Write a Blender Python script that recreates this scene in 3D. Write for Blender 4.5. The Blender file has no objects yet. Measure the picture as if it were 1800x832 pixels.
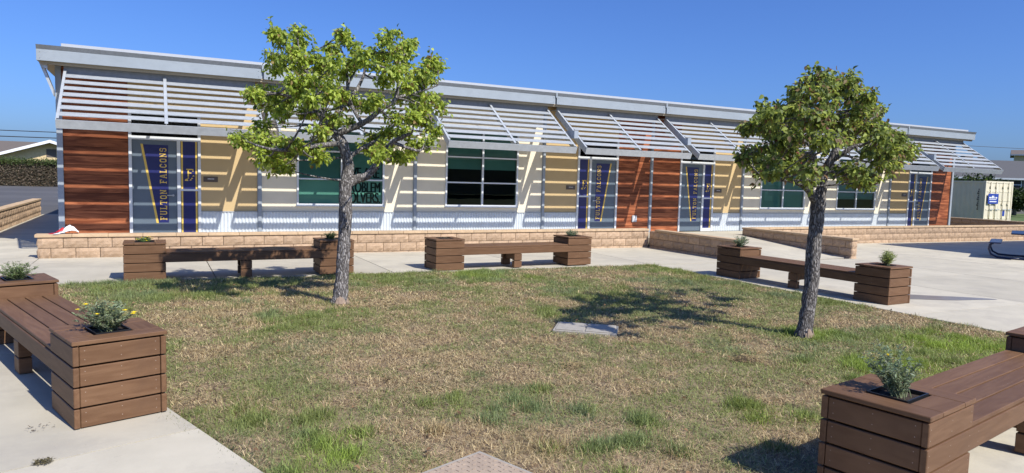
import bpy, bmesh, math, random
import numpy as np
from mathutils import Vector, Matrix

random.seed(7)
RNG = np.random.default_rng(11)
S = bpy.context.scene
COL = S.collection
R = math.radians

# ------------------------------------------------------------------ camera
CAM_POS = Vector((1.618, -17.082, 1.526))
PITCH, YAW, ROLL, FPX = -0.08393, 0.47419, 0.02864, 1224.8
fwd = Vector((math.sin(YAW) * math.cos(PITCH), math.cos(YAW) * math.cos(PITCH), math.sin(PITCH)))
rt = Vector((math.cos(YAW), -math.sin(YAW), 0.0))
up = rt.cross(fwd)
cr = rt * math.cos(ROLL) + up * math.sin(ROLL)
cu = up * math.cos(ROLL) - rt * math.sin(ROLL)
cd = bpy.data.cameras.new('camera')
cd.sensor_width = 36.0
cd.sensor_fit = 'HORIZONTAL'
cd.lens = FPX / 1800.0 * 36.0
cd.clip_start, cd.clip_end = 0.05, 2000.0
cam = bpy.data.objects.new('camera', cd)
M = Matrix((cr, cu, -fwd)).transposed().to_4x4()
M.translation = CAM_POS
cam.matrix_world = M
COL.objects.link(cam)
S.camera = cam

# ------------------------------------------------------------------ sky and sun
TO_SUN = Vector((0.370, -0.926, 1.0)).normalized()
SUN_EL = math.asin(TO_SUN.z)
world = bpy.data.worlds.new('World')
S.world = world
world.use_nodes = True
wn = world.node_tree
sky = wn.nodes.new('ShaderNodeTexSky')
sky.sky_type = 'NISHITA'
sky.sun_disc = False
sky.sun_elevation = SUN_EL
sky.sun_rotation = math.atan2(TO_SUN.x, TO_SUN.y)
sky.altitude = 0
sky.air_density = 1.0
sky.dust_density = 1.3
sky.ozone_density = 8.0
bgn = wn.nodes['Background']
bgn.inputs['Strength'].default_value = 0.10
tint = wn.nodes.new('ShaderNodeMix')
tint.data_type = 'RGBA'
tint.blend_type = 'MULTIPLY'
tint.inputs['Factor'].default_value = 1.0
tint.inputs[7].default_value = (.66, .85, 1.27, 1)
wn.links.new(sky.outputs[0], tint.inputs[6])
wn.links.new(tint.outputs[2], bgn.inputs['Color'])
sd = bpy.data.lights.new('sun', 'SUN')
sd.energy = 4.9
sd.angle = R(0.53)
sd.color = (1.0, 0.95, 0.87)
sun = bpy.data.objects.new('sun', sd)
sun.rotation_euler = TO_SUN.to_track_quat('Z', 'Y').to_euler()
COL.objects.link(sun)
S.view_settings.view_transform = 'Standard'
S.view_settings.look = 'None'
S.view_settings.gamma = 1.0
S.view_settings.exposure = 0.3
S.view_settings.use_curve_mapping = False
try:
    S.cycles.use_denoising = True
    S.cycles.max_bounces = 8
    S.cycles.transparent_max_bounces = 12
except Exception:
    pass

# ------------------------------------------------------------------ helpers
def g(x, y):                       # gently falling ground of the courtyard
    return -0.228 - 0.0050 * x - 0.0020 * y

def link(name, me, parent=None, loc=None, rot=None):
    o = bpy.data.objects.new(name, me)
    COL.objects.link(o)
    if parent is not None:
        o.parent = parent
    if loc is not None:
        o.location = loc
    if rot is not None:
        o.rotation_euler = rot
    return o

def thing(name, label, cat, loc=(0, 0, 0), rz=0.0, group=None):
    o = link(name, None, None, loc, (0, 0, rz))
    return tag(o, label, cat, group)

def tag(o, label=None, cat=None, group=None, kind=None):
    if label: o['label'] = label
    if cat: o['category'] = cat
    if group: o['group'] = group
    if kind: o['kind'] = kind
    return o

def copy_tree(o, parent=None):
    c = o.copy()
    COL.objects.link(c)
    c.parent = parent
    for ch in list(o.children):
        copy_tree(ch, c)
    return c

def mesh(name, verts, faces, mat=None, smooth=False):
    me = bpy.data.meshes.new(name)
    me.from_pydata([tuple(v) for v in verts], [], [tuple(f) for f in faces])
    me.update()
    if mat: me.materials.append(mat)
    if smooth:
        me.polygons.foreach_set('use_smooth', [True] * len(me.polygons))
    return me

BOXC = {}
def box_me(sx, sy, sz, mat, bev=0.0):
    key = (round(sx, 3), round(sy, 3), round(sz, 3), mat.name, bev)
    if key in BOXC: return BOXC[key]
    bm = bmesh.new()
    bmesh.ops.create_cube(bm, size=1.0)
    bmesh.ops.scale(bm, vec=(sx, sy, sz), verts=bm.verts)
    if bev > 0:
        bmesh.ops.bevel(bm, geom=list(bm.edges), offset=bev, segments=1, affect='EDGES', profile=0.5)
    me = bpy.data.meshes.new('box')
    bm.to_mesh(me); bm.free()
    me.materials.append(mat)
    BOXC[key] = me
    return me

def box(name, x0, x1, y0, y1, z0, z1, mat, parent=None, bev=0.0):
    me = box_me(x1 - x0, y1 - y0, z1 - z0, mat, bev)
    return link(name, me, parent, ((x0 + x1) / 2, (y0 + y1) / 2, (z0 + z1) / 2))

class MB:
    """collects boxes, bars and tubes into one mesh"""
    def __init__(s): s.v, s.f = [], []
    def hexa(s, p):
        b = len(s.v); s.v += [tuple(q) for q in p]
        s.f += [tuple(b + i for i in q) for q in ((0, 3, 2, 1), (4, 5, 6, 7), (0, 1, 5, 4), (1, 2, 6, 5), (2, 3, 7, 6), (3, 0, 4, 7))]
    def box(s, x0, x1, y0, y1, z0, z1):
        s.hexa([(x0, y0, z0), (x1, y0, z0), (x1, y1, z0), (x0, y1, z0), (x0, y0, z1), (x1, y0, z1), (x1, y1, z1), (x0, y1, z1)])
    def poly(s, pts):
        b = len(s.v); s.v += [tuple(q) for q in pts]; s.f.append(tuple(range(b, b + len(pts))))
    def prism(s, pts, axis, a0, a1):
        """2D outline pts extruded along axis index"""
        n = len(pts); b = len(s.v)
        for a in (a0, a1):
            for p in pts:
                q = list(p); q.insert(axis, a); s.v.append(tuple(q))
        s.f.append(tuple(range(b + n - 1, b - 1, -1))); s.f.append(tuple(range(b + n, b + 2 * n)))
        for i in range(n):
            j = (i + 1) % n
            s.f.append((b + i, b + j, b + n + j, b + n + i))
    def tube(s, path, rad, n=8, cap=True):
        path = [Vector(p) for p in path]
        if not hasattr(rad, '__len__'): rad = [rad] * len(path)
        b = len(s.v); ref = None
        for i, p in enumerate(path):
            d = (path[min(i + 1, len(path) - 1)] - path[max(i - 1, 0)]).normalized()
            if ref is None:
                ref = Vector((0, 0, 1)) if abs(d.z) < .9 else Vector((1, 0, 0))
            a = d.cross(ref).normalized(); c = d.cross(a).normalized(); ref = -c if False else a.cross(d)
            for k in range(n):
                t = 2 * math.pi * k / n
                s.v.append(tuple(p + (a * math.cos(t) + c * math.sin(t)) * rad[i]))
        for i in range(len(path) - 1):
            for k in range(n):
                k2 = (k + 1) % n
                s.f.append((b + i * n + k, b + i * n + k2, b + (i + 1) * n + k2, b + (i + 1) * n + k))
        if cap:
            s.f.append(tuple(b + k for k in range(n - 1, -1, -1)))
            s.f.append(tuple(b + (len(path) - 1) * n + k for k in range(n)))
    def build(s, name, mat, parent=None, loc=None, smooth=False, recalc=True):
        me = mesh(name, s.v, s.f, mat, smooth)
        if recalc:
            bm = bmesh.new(); bm.from_mesh(me)
            bmesh.ops.recalc_face_normals(bm, faces=bm.faces)
            bm.to_mesh(me); bm.free()
            if smooth: me.polygons.foreach_set('use_smooth', [True] * len(me.polygons))
        return link(name, me, parent, loc)

# ------------------------------------------------------------------ materials
def mat(name, col, rough=0.7, metal=0.0, var=0.12, vscale=6.0, bump=0.0, bscale=40.0, col2=None, stretch=None, spec=0.5, rand=0.0, detail=5.0, attr=None):
    m = bpy.data.materials.new(name); m.use_nodes = True
    nt = m.node_tree; N = nt.nodes; K = nt.links
    p = N['Principled BSDF']
    p.inputs['Roughness'].default_value = rough
    p.inputs['Metallic'].default_value = metal
    p.inputs['Specular IOR Level'].default_value = spec
    tc = N.new('ShaderNodeTexCoord'); mp = N.new('ShaderNodeMapping')
    K.new(tc.outputs['Object'], mp.inputs['Vector'])
    if stretch: mp.inputs['Scale'].default_value = stretch
    oi = N.new('ShaderNodeObjectInfo')
    off = N.new('ShaderNodeVectorMath'); off.operation = 'SCALE'
    off.inputs[0].default_value = (17.3, 9.1, 23.7)
    K.new(oi.outputs['Random'], off.inputs['Scale'])
    K.new(off.outputs[0], mp.inputs['Location'])
    nz = N.new('ShaderNodeTexNoise'); nz.inputs['Scale'].default_value = vscale; nz.inputs['Detail'].default_value = detail
    nz.inputs['Roughness'].default_value = 0.62
    K.new(mp.outputs[0], nz.inputs['Vector'])
    ramp = N.new('ShaderNodeValToRGB')
    ramp.color_ramp.elements[0].position = 0.3; ramp.color_ramp.elements[1].position = 0.7
    c2 = col2 if col2 else tuple(c * (1 + var) for c in col)
    c1 = col if col2 else tuple(c * (1 - var) for c in col)
    ramp.color_ramp.elements[0].color = (*c1, 1); ramp.color_ramp.elements[1].color = (*c2, 1)
    K.new(nz.outputs['Fac'], ramp.inputs['Fac'])
    last = ramp.outputs['Color']
    if rand > 0:
        hs = N.new('ShaderNodeHueSaturation')
        mr = N.new('ShaderNodeMapRange'); mr.inputs['To Min'].default_value = 1 - rand; mr.inputs['To Max'].default_value = 1 + rand
        K.new(oi.outputs['Random'], mr.inputs['Value']); K.new(mr.outputs[0], hs.inputs['Value'])
        K.new(last, hs.inputs['Color']); last = hs.outputs['Color']
    if attr:
        at = N.new('ShaderNodeAttribute'); at.attribute_name = attr
        last = at.outputs['Color']
    K.new(last, p.inputs['Base Color'])
    if bump > 0:
        n2 = N.new('ShaderNodeTexNoise'); n2.inputs['Scale'].default_value = bscale; n2.inputs['Detail'].default_value = 4
        K.new(mp.outputs[0], n2.inputs['Vector'])
        b = N.new('ShaderNodeBump'); b.inputs['Strength'].default_value = min(1, bump); b.inputs['Distance'].default_value = 0.01
        K.new(n2.outputs['Fac'], b.inputs['Height']); K.new(b.outputs[0], p.inputs['Normal'])
    return m

def dirty(m, col, scale, lo, hi, amt=1.0, stretch=None):
    """adds stains with a shape of their own over the base colour"""
    nt = m.node_tree; N = nt.nodes; K = nt.links; p = N['Principled BSDF']
    src = p.inputs['Base Color'].links[0].from_socket
    mp = N.new('ShaderNodeMapping'); tc = N.new('ShaderNodeTexCoord')
    K.new(tc.outputs['Object'], mp.inputs['Vector'])
    mp.inputs['Location'].default_value = (3.1, 7.7, 1.3)
    if stretch: mp.inputs['Scale'].default_value = stretch
    nz = N.new('ShaderNodeTexNoise'); nz.inputs['Scale'].default_value = scale; nz.inputs['Detail'].default_value = 8; nz.inputs['Roughness'].default_value = .7
    K.new(mp.outputs[0], nz.inputs['Vector'])
    mr = N.new('ShaderNodeMapRange'); mr.inputs['From Min'].default_value = lo; mr.inputs['From Max'].default_value = hi; mr.inputs['To Max'].default_value = amt
    K.new(nz.outputs['Fac'], mr.inputs['Value'])
    mx = N.new('ShaderNodeMix'); mx.data_type = 'RGBA'
    K.new(mr.outputs[0], mx.inputs['Factor']); K.new(src, mx.inputs[6]); mx.inputs[7].default_value = (*col, 1)
    K.new(mx.outputs[2], p.inputs['Base Color'])
    return m

def wood_mat(name, c1, c2, along, scale, rough=0.55, bump=0.25, rand=0.2):
    """grain lines run along the given axis index"""
    m = mat(name, c1, rough, rand=0.0, spec=.22)
    nt = m.node_tree; N = nt.nodes; K = nt.links; p = N['Principled BSDF']
    mp = next(n for n in N if n.type == 'MAPPING')
    st = [1.0, 1.0, 1.0]; st[along] = 0.12; mp.inputs['Scale'].default_value = st
    nz = next(n for n in N if n.type == 'TEX_NOISE'); nz.inputs['Scale'].default_value = scale * 0.35
    wv = N.new('ShaderNodeTexNoise'); wv.inputs['Scale'].default_value = scale; wv.inputs['Detail'].default_value = 6; wv.inputs['Distortion'].default_value = 1.6
    K.new(mp.outputs[0], wv.inputs['Vector'])
    r2 = N.new('ShaderNodeValToRGB'); r2.color_ramp.elements[0].position = .38; r2.color_ramp.elements[1].position = .64
    r2.color_ramp.elements[0].color = (*c1, 1); r2.color_ramp.elements[1].color = (*c2, 1)
    K.new(wv.outputs['Fac'], r2.inputs['Fac'])
    oi = next(n for n in N if n.type == 'OBJECT_INFO')
    hs = N.new('ShaderNodeHueSaturation'); mr = N.new('ShaderNodeMapRange')
    mr.inputs['To Min'].default_value = 1 - rand; mr.inputs['To Max'].default_value = 1 + rand
    K.new(oi.outputs['Random'], mr.inputs['Value']); K.new(mr.outputs[0], hs.inputs['Value'])
    K.new(r2.outputs[0], hs.inputs['Color'])
    K.new(hs.outputs[0], p.inputs['Base Color'])
    b = N.new('ShaderNodeBump'); b.inputs['Strength'].default_value = bump; b.inputs['Distance'].default_value = .004
    K.new(wv.outputs['Fac'], b.inputs['Height']); K.new(b.outputs[0], p.inputs['Normal'])
    return m

def leaf_mat(name, attr=True, col=(.1, .2, .03), trans=0.35, rough=0.45):
    m = bpy.data.materials.new(name); m.use_nodes = True
    nt = m.node_tree; N = nt.nodes; K = nt.links
    p = N['Principled BSDF']; p.inputs['Roughness'].default_value = rough
    out = N['Material Output']
    tr = N.new('ShaderNodeBsdfTranslucent'); mx = N.new('ShaderNodeMixShader'); mx.inputs[0].default_value = trans
    if attr:
        at = N.new('ShaderNodeAttribute'); at.attribute_name = 'Col'
        K.new(at.outputs['Color'], p.inputs['Base Color'])
        hs = N.new('ShaderNodeHueSaturation'); hs.inputs['Value'].default_value = 1.5; hs.inputs['Hue'].default_value = .485
        K.new(at.outputs['Color'], hs.inputs['Color']); K.new(hs.outputs[0], tr.inputs['Color'])
    else:
        nz = N.new('ShaderNodeTexNoise'); nz.inputs['Scale'].default_value = 3
        rp = N.new('ShaderNodeValToRGB'); rp.color_ramp.elements[0].color = (*[c * .7 for c in col], 1); rp.color_ramp.elements[1].color = (*[c * 1.3 for c in col], 1)
        K.new(nz.outputs['Fac'], rp.inputs['Fac']); K.new(rp.outputs[0], p.inputs['Base Color']); K.new(rp.outputs[0], tr.inputs['Color'])
    K.new(p.outputs[0], mx.inputs[1]); K.new(tr.outputs[0], mx.inputs[2]); K.new(mx.outputs[0], out.inputs['Surface'])
    return m

def glass_mat(name, tint, fres=1.5, rough=0.0):
    m = bpy.data.materials.new(name); m.use_nodes = True
    nt = m.node_tree; N = nt.nodes; K = nt.links
    N.remove(N['Principled BSDF'])
    t = N.new('ShaderNodeBsdfTransparent'); gl = N.new('ShaderNodeBsdfGlossy'); gl.inputs['Roughness'].default_value = rough
    nz = N.new('ShaderNodeTexNoise'); nz.inputs['Scale'].default_value = 1.1
    rp = N.new('ShaderNodeValToRGB'); rp.color_ramp.elements[0].color = (*[c * .92 for c in tint], 1); rp.color_ramp.elements[1].color = (*[min(1, c * 1.06) for c in tint], 1)
    K.new(nz.outputs['Fac'], rp.inputs['Fac']); K.new(rp.outputs[0], t.inputs['Color'])
    bp = N.new('ShaderNodeBump'); bp.inputs['Strength'].default_value = .03; bp.inputs['Distance'].default_value = .02
    K.new(nz.outputs['Fac'], bp.inputs['Height']); K.new(bp.outputs[0], gl.inputs['Normal'])
    fr = N.new('ShaderNodeFresnel'); fr.inputs['IOR'].default_value = fres
    mx = N.new('ShaderNodeMixShader')
    K.new(fr.outputs[0], mx.inputs[0]); K.new(t.outputs[0], mx.inputs[1]); K.new(gl.outputs[0], mx.inputs[2])
    K.new(mx.outputs[0], N['Material Output'].inputs['Surface'])
    return m

M_galv = mat('galvanised_steel', (.46, .49, .505), .42, .25, var=.10, vscale=9, bump=.05, bscale=70)
M_header = mat('shade_darkened_steel', (.20, .21, .215), .6, .1, var=.12, vscale=14)  # galvanised steel darkened to stand for the shade under the roof edge
M_alu = mat('white_aluminium', (.66, .69, .71), .4, .1, var=.05)
M_post = mat('grey_post_paint', (.30, .34, .38), .5, 0, var=.06)
M_fascia = dirty(mat('pale_fascia_metal', (.29, .325, .345), .5, .1, var=.06, vscale=3), (.25, .28, .30), 5, .5, .7, .6, (1, 1, 3))
M_roof = mat('white_roof_metal', (.42, .44, .46), .5, 0, var=.03)
M_soffit = mat('beige_soffit', (.33, .27, .18), .8, 0, var=.05)
M_tan = mat('tan_stucco', (.55, .405, .205), .85, 0, var=.03, vscale=3, bump=.12, bscale=160)
M_cream = mat('cream_stucco', (.76, .69, .53), .85, 0, var=.03, vscale=3, bump=.12, bscale=160)
M_corr = mat('corrugated_metal', (.62, .67, .70), .4, .15, var=.05)
M_cedar = wood_mat('stained_cedar', (.16, .045, .018), (.38, .13, .055), 0, 9.0, .5, .35, .32)
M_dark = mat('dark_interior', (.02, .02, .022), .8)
M_wallin = mat('darkened_interior', (.035, .035, .035), .9)  # near-black colour stands for the unlit room behind the glass
M_glass = glass_mat('green_tinted_glass', (.52, .70, .64))
M_glassd = glass_mat('dark_transom_glass', (.10, .13, .13))
M_blind = mat('mint_roller_blind', (.30, .47, .415), .8, 0, var=.06, vscale=1.2)
M_paper = mat('white_paper', (.78, .78, .80), .8, 0, var=.03)
M_poster = mat('pale_teal_poster', (.36, .56, .49), .8, 0, var=.05)
M_ink = mat('black_ink', (.012, .012, .014), .7)
M_slate = mat('slate_blue_door_paint', (.115, .150, .185), .45, 0, var=.05, vscale=3)
M_navy = mat('navy_vinyl', (.018, .022, .115), .35, 0, var=.08, vscale=4)
M_gold = mat('gold_vinyl', (.72, .50, .10), .45, 0, var=.05)
M_plaque = mat('brown_plaque', (.10, .075, .055), .5)
M_white = mat('white_paint', (.78, .78, .76), .5, 0, var=.04)
M_red = mat('red_plastic', (.50, .02, .02), .4)
M_conc = dirty(dirty(mat('courtyard_concrete', (.48, .44, .345), .85, 0, var=.10, vscale=1.3, bump=.15, bscale=120, rand=.09), (.34, .31, .26), 1.6, .50, .72, .6), (.24, .22, .19), 11, .64, .74, .6)
M_joint = mat('joint_dirt', (.20, .17, .13), .95)
M_block = dirty(mat('split_face_block', (.37, .255, .16), .95, 0, col2=(.49, .35, .23), vscale=14, bump=.9, bscale=55, rand=.10), (.26, .15, .09), 30, .58, .74, .7)
M_cap = mat('tan_cap_stone', (.50, .36, .22), .9, 0, var=.14, vscale=8, bump=.3, bscale=60, rand=.07)
M_mortar = mat('mortar', (.30, .22, .16), .95)
M_trex = wood_mat('brown_composite_lumber', (.136, .072, .037), (.170, .094, .050), 0, 16.0, .55, .3, .10)
M_trexv = wood_mat('brown_composite_lumber_cross', (.136, .072, .037), (.170, .094, .050), 1, 16.0, .55, .3, .10)
for _m in (M_trex, M_trexv):
    dirty(_m, (.34, .25, .19), 38, .735, .76, .8)
    dirty(_m, (.10, .056, .034), 2.2, .52, .72, .45)
M_pot = mat('black_plastic', (.012, .013, .015), .35)
M_soil = mat('potting_soil', (.035, .022, .014), .95, 0, var=.5, vscale=60, bump=.8, bscale=90)
M_asphalt = dirty(mat('old_asphalt', (.085, .083, .082), .9, 0, var=.15, vscale=.4, bump=.2, bscale=60), (.14, .135, .13), .12, .5, .7, .8, (.3, 1.5, 1))
M_dirt = dirty(mat('lawn_soil', (.19, .135, .085), .95, 0, col2=(.33, .245, .15), vscale=9, bump=.6, bscale=60), (.10, .11, .035), 1.6, .5, .68, .7)
M_grass = leaf_mat('grass_blades', True, trans=.25, rough=.6)
M_leaf = leaf_mat('pear_leaves', True, trans=.45, rough=.6)
M_plant = leaf_mat('herb_leaves', True, trans=.3, rough=.6)
M_yellow = mat('yellow_petals', (.80, .62, .02), .6)
M_field = dirty(mat('mown_field_grass', (.075, .12, .03), .95, 0, var=.3, vscale=.6, bump=.5, bscale=5), (.16, .16, .06), .3, .5, .7, .6)
M_contain = mat('cream_container_paint', (.68, .62, .46), .55, 0, var=.06, vscale=2)
M_signblue = mat('blue_sign', (.02, .05, .30), .4)
M_bluep = mat('blue_powder_coat', (.007, .015, .055), .3, 0, var=.1)
M_shingle = mat('grey_shingle', (.085, .085, .088), .9, 0, var=.25, vscale=30, bump=.3, bscale=60)
M_stuccog = mat('grey_house_stucco', (.16, .155, .15), .9)
M_stuccoy = mat('yellow_house_stucco', (.62, .48, .27), .9)
M_trim = mat('white_trim', (.80, .80, .80), .6)
M_brownroof = mat('brown_shingle', (.13, .11, .095), .9, 0, var=.2, vscale=20)
M_wire = mat('cable_black', (.015, .015, .016), .6)
M_poly = dirty(mat('polymer_box_lid', (.37, .29, .215), .9, 0, var=.12, vscale=12, bump=.25, bscale=80), (.30, .22, .17), 5, .5, .7, .7)
M_polyrim = mat('concrete_box_rim', (.34, .315, .27), .9, 0, var=.1, vscale=12, bump=.3, bscale=90)
M_hedge = mat('ivy_shade', (.06, .048, .032), .95, 0, var=.4, vscale=8)
M_wet = mat('wet_stain', (.20, .165, .125), .3, 0, col2=(.26, .235, .20), vscale=3)

def bark_mat(name, c1, c2):
    m = mat(name, c1, .95, 0)
    nt = m.node_tree; N = nt.nodes; K = nt.links; p = N['Principled BSDF']
    mp = next(n for n in N if n.type == 'MAPPING'); mp.inputs['Scale'].default_value = (1, 1, .28)
    vo = N.new('ShaderNodeTexVoronoi'); vo.feature = 'DISTANCE_TO_EDGE'; vo.inputs['Scale'].default_value = 34
    n0 = N.new('ShaderNodeTexNoise'); n0.inputs['Scale'].default_value = 22; n0.inputs['Detail'].default_value = 5
    K.new(mp.outputs[0], n0.inputs['Vector'])
    ad = N.new('ShaderNodeVectorMath'); ad.operation = 'ADD'
    sc = N.new('ShaderNodeVectorMath'); sc.operation = 'SCALE'; sc.inputs['Scale'].default_value = .09
    K.new(n0.outputs['Color'], sc.inputs[0]); K.new(mp.outputs[0], ad.inputs[0]); K.new(sc.outputs[0], ad.inputs[1])
    K.new(ad.outputs[0], vo.inputs['Vector'])
    rp = N.new('ShaderNodeValToRGB'); rp.color_ramp.elements[0].position = .02; rp.color_ramp.elements[1].position = .30
    rp.color_ramp.elements[0].color = (*c1, 1); rp.color_ramp.elements[1].color = (*c2, 1)
    K.new(vo.outputs['Distance'], rp.inputs['Fac']); K.new(rp.outputs[0], p.inputs['Base Color'])
    b = N.new('ShaderNodeBump'); b.inputs['Strength'].default_value = 1.0; b.inputs['Distance'].default_value = .03
    K.new(vo.outputs['Distance'], b.inputs['Height']); K.new(b.outputs[0], p.inputs['Normal'])
    return m
M_barka = bark_mat('grey_pear_bark', (.06, .052, .047), (.40, .375, .355))
M_barkb = bark_mat('dark_pear_bark', (.05, .043, .038), (.36, .335, .31))

# ------------------------------------------------------------------ ground and paving
def sheet(name, pts, mat_, dz=0.0, zf=g):
    o = link(name, mesh(name, [(x, y, zf(x, y) + dz) for x, y in pts], [tuple(range(len(pts)))], mat_))
    return tag(o, kind='structure')

sheet('ground', [(-320, -120), (330, -120), (330, 420), (-320, 420)], M_field, -.14)
sheet('parking_lot', [(-120, 12.8), (24, 12.8), (24, 57), (-120, 57)], M_asphalt, -.02)
sheet('dirt_bed', [(-60, -40), (-6.2, -40), (-6.2, 12.8), (-60, 12.8)], M_asphalt, -.05)
paving = sheet('courtyard_paving', [(-6.2, -24), (38, -24), (38, 12.79), (-6.2, 12.79)], M_joint, -.075)

def inset(poly, d):
    n = len(poly); out = []
    P = [Vector(p) for p in poly]
    area = sum(P[i].x * P[(i + 1) % n].y - P[(i + 1) % n].x * P[i].y for i in range(n))
    sgn = 1 if area > 0 else -1
    for i in range(n):
        e0 = (P[i] - P[i - 1]).normalized(); e1 = (P[(i + 1) % n] - P[i]).normalized()
        n0 = Vector((-e0.y, e0.x)) * sgn; n1 = Vector((-e1.y, e1.x)) * sgn
        k = 1 + n0.dot(n1)
        out.append(P[i] + (n0 + n1) * (d / max(.2, k)))
    return out

def slab(poly, zf=g, dz=0.0, parent=None, name='slab', gap=.008, mat_=None):
    q = inset(poly, gap)
    cx = sum(p.x for p in q) / len(q); cy = sum(p.y for p in q) / len(q)
    n = len(q)
    v = [(p.x, p.y, zf(p.x, p.y) + dz) for p in q] + [(p.x, p.y, zf(p.x, p.y) + dz - .085) for p in q]
    f = [tuple(range(n))] + [(i, n + i, n + (i + 1) % n, (i + 1) % n) for i in range(n)]
    me = mesh('slab', v, f, mat_ or M_conc)
    bm = bmesh.new(); bm.from_mesh(me); bmesh.ops.recalc_face_normals(bm, faces=bm.faces); bm.to_mesh(me); bm.free()
    return link(name, me, parent)

LB = -5.02                                   # back edge of the lawn
def left_x(y): return -0.49 - .3333 * (y - LB)
def south_y(x): return -14.41 + .184 * (x - 5.03)
LAWN = [(left_x(LB), LB), (11.25, LB), (11.25, south_y(11.25)), (2.72, south_y(2.72))]
xs = [-6.1, -3.3, -.33, 2.48, 5.45, 8.45, 11.33, 13.9]
for i in range(len(xs) - 1):
    slab([(xs[i], -2.35), (xs[i + 1], -2.35), (xs[i + 1], -1.38), (xs[i], -1.38)], parent=paving)
low = [-5.0, -2.2, left_x(LB), 2.48, 5.45, 8.45, 11.25, 13.9]
for i in range(len(xs) - 1):
    slab([(low[i], LB), (low[i + 1], LB), (xs[i + 1], -2.35), (xs[i], -2.35)], parent=paving)
ed = Vector((-.3163, .9487)); en = Vector((-.9487, -.3163)); e0 = Vector((1.86, -12.07))
for a in range(-3, 3):
    for b in range(3):
        s0, s1 = a * 2.98, min((a + 1) * 2.98, 7.44)
        if s0 >= 7.4: continue
        p = [e0 + ed * s0 + en * (b * 2.2), e0 + ed * s1 + en * (b * 2.2), e0 + ed * s1 + en * ((b + 1) * 2.2), e0 + ed * s0 + en * ((b + 1) * 2.2)]
        slab([tuple(q) for q in p], parent=paving)
xr = [11.25, 14.36, 17.45, 20.5, 23.5, 26.5, 29.5, 32.5, 35.4]
yr = [-24, -20.3, -17.1, -13.75, -10.93, -8.13, -5.12]
for i in range(len(xr) - 1):
    for j in range(len(yr) - 1):
        slab([(xr[i], yr[j]), (xr[i + 1], yr[j]), (xr[i + 1], yr[j + 1]), (xr[i], yr[j + 1])], parent=paving)
xw = [17.85, 20.5, 23.5, 26.5, 29.5, 32.5, 35.4]
for i in range(len(xw) - 1):
    slab([(xw[i], -5.12), (xw[i + 1], -5.12), (xw[i + 1], -1.38), (xw[i], -1.38)], parent=paving)
sv = Vector((.9835, .1810)); sn = Vector((.1810, -.9835)); s0v = Vector((2.72, south_y(2.72)))
for a in range(0, 3):
    for b in range(3):
        p = [s0v + sv * (a * 2.86) + sn * (b * 2.9), s0v + sv * ((a + 1) * 2.86) + sn * (b * 2.9), s0v + sv * ((a + 1) * 2.86) + sn * ((b + 1) * 2.9), s0v + sv * (a * 2.86) + sn * ((b + 1) * 2.9)]
        slab([tuple(q) for q in p], parent=paving)
for y0, y1 in ((-1.38, 2.2), (2.2, 5.7), (5.7, 9.2), (9.2, 12.7)):
    slab([(-1.98, y0), (-.18, y0), (-.18, y1), (-1.98, y1)], parent=paving)
    slab([(-6.1, y0), (-2.24, y0), (-2.24, y1), (-6.1, y1)], parent=paving)

# raised walkway along the building and the ramp down to the courtyard
wk = MB(); wk.box(-.33, 35.58, -1.405, -.01, -.7, -.045)
walk = tag(wk.build('walkway', M_joint), kind='structure')
xk = [-.32, 2.7, 5.7, 8.7, 11.7, 14.06, 17.58, 20.6, 23.6, 26.6, 29.6, 32.6, 35.57]
for i in range(len(xk) - 1):
    slab([(xk[i], -1.40), (xk[i + 1], -1.40), (xk[i + 1], -.012), (xk[i], -.012)], zf=lambda x, y: -.012, parent=walk)
def ramp_z(x, y):
    t = (y + 1.40) / (-5.0 + 1.40); return -.012 + t * (g(16, -5.0) + .004 + .012)
rp = MB(); rp.hexa([(14.06, -5.0, -.7), (17.58, -5.0, -.7), (17.58, -1.41, -.7), (14.06, -1.41, -.7),
                    (14.06, -5.0, ramp_z(0, -5.0) - .02), (17.58, -5.0, ramp_z(0, -5.0) - .02), (17.58, -1.41, ramp_z(0, -1.41) - .02), (14.06, -1.41, ramp_z(0, -1.41) - .02)])
ramp = tag(rp.build('ramp', M_joint), kind='structure')
for y0, y1 in ((-3.2, -1.405), (-5.0, -3.2)):
    slab([(14.065, y0), (17.575, y0), (17.575, y1), (14.065, y1)], zf=ramp_z, parent=ramp)

# ------------------------------------------------------------------ block walls
BLK = []
def block_variants():
    for k in range(7):
        r = np.random.default_rng(100 + k)
        nx, nz = 6, 3
        v, f = [], []
        for j in range(nz + 1):
            for i in range(nx + 1):
                edge = i in (0, nx) or j in (0, nz)
                d = -.004 if edge else -.012 - .022 * r.random()
                v.append((-.195 + .39 * i / nx, d, -.095 + .19 * j / nz))
        for j in range(nz):
            for i in range(nx):
                a = j * (nx + 1) + i
                f.append((a, a + 1, a + nx + 2, a + nx + 1))
        b = len(v)
        v += [(-.195, .06, -.095), (.195, .06, -.095), (.195, .06, .095), (-.195, .06, .095)]
        c = [0, nx, nz * (nx + 1) + nx, nz * (nx + 1)]
        bot = list(range(0, nx + 1)); top = [nz * (nx + 1) + i for i in range(nx + 1)]
        lef = [j * (nx + 1) for j in range(nz + 1)]; rig = [j * (nx + 1) + nx for j in range(nz + 1)]
        f += [tuple(reversed(bot)) + (b, b + 1), tuple(top) + (b + 2, b + 3), tuple(lef) + (b + 3, b), tuple(reversed(rig)) + (b + 1, b + 2)]
        BLK.append(mesh('split_block', v, f, M_block))
block_variants()
HBL = {}
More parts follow.
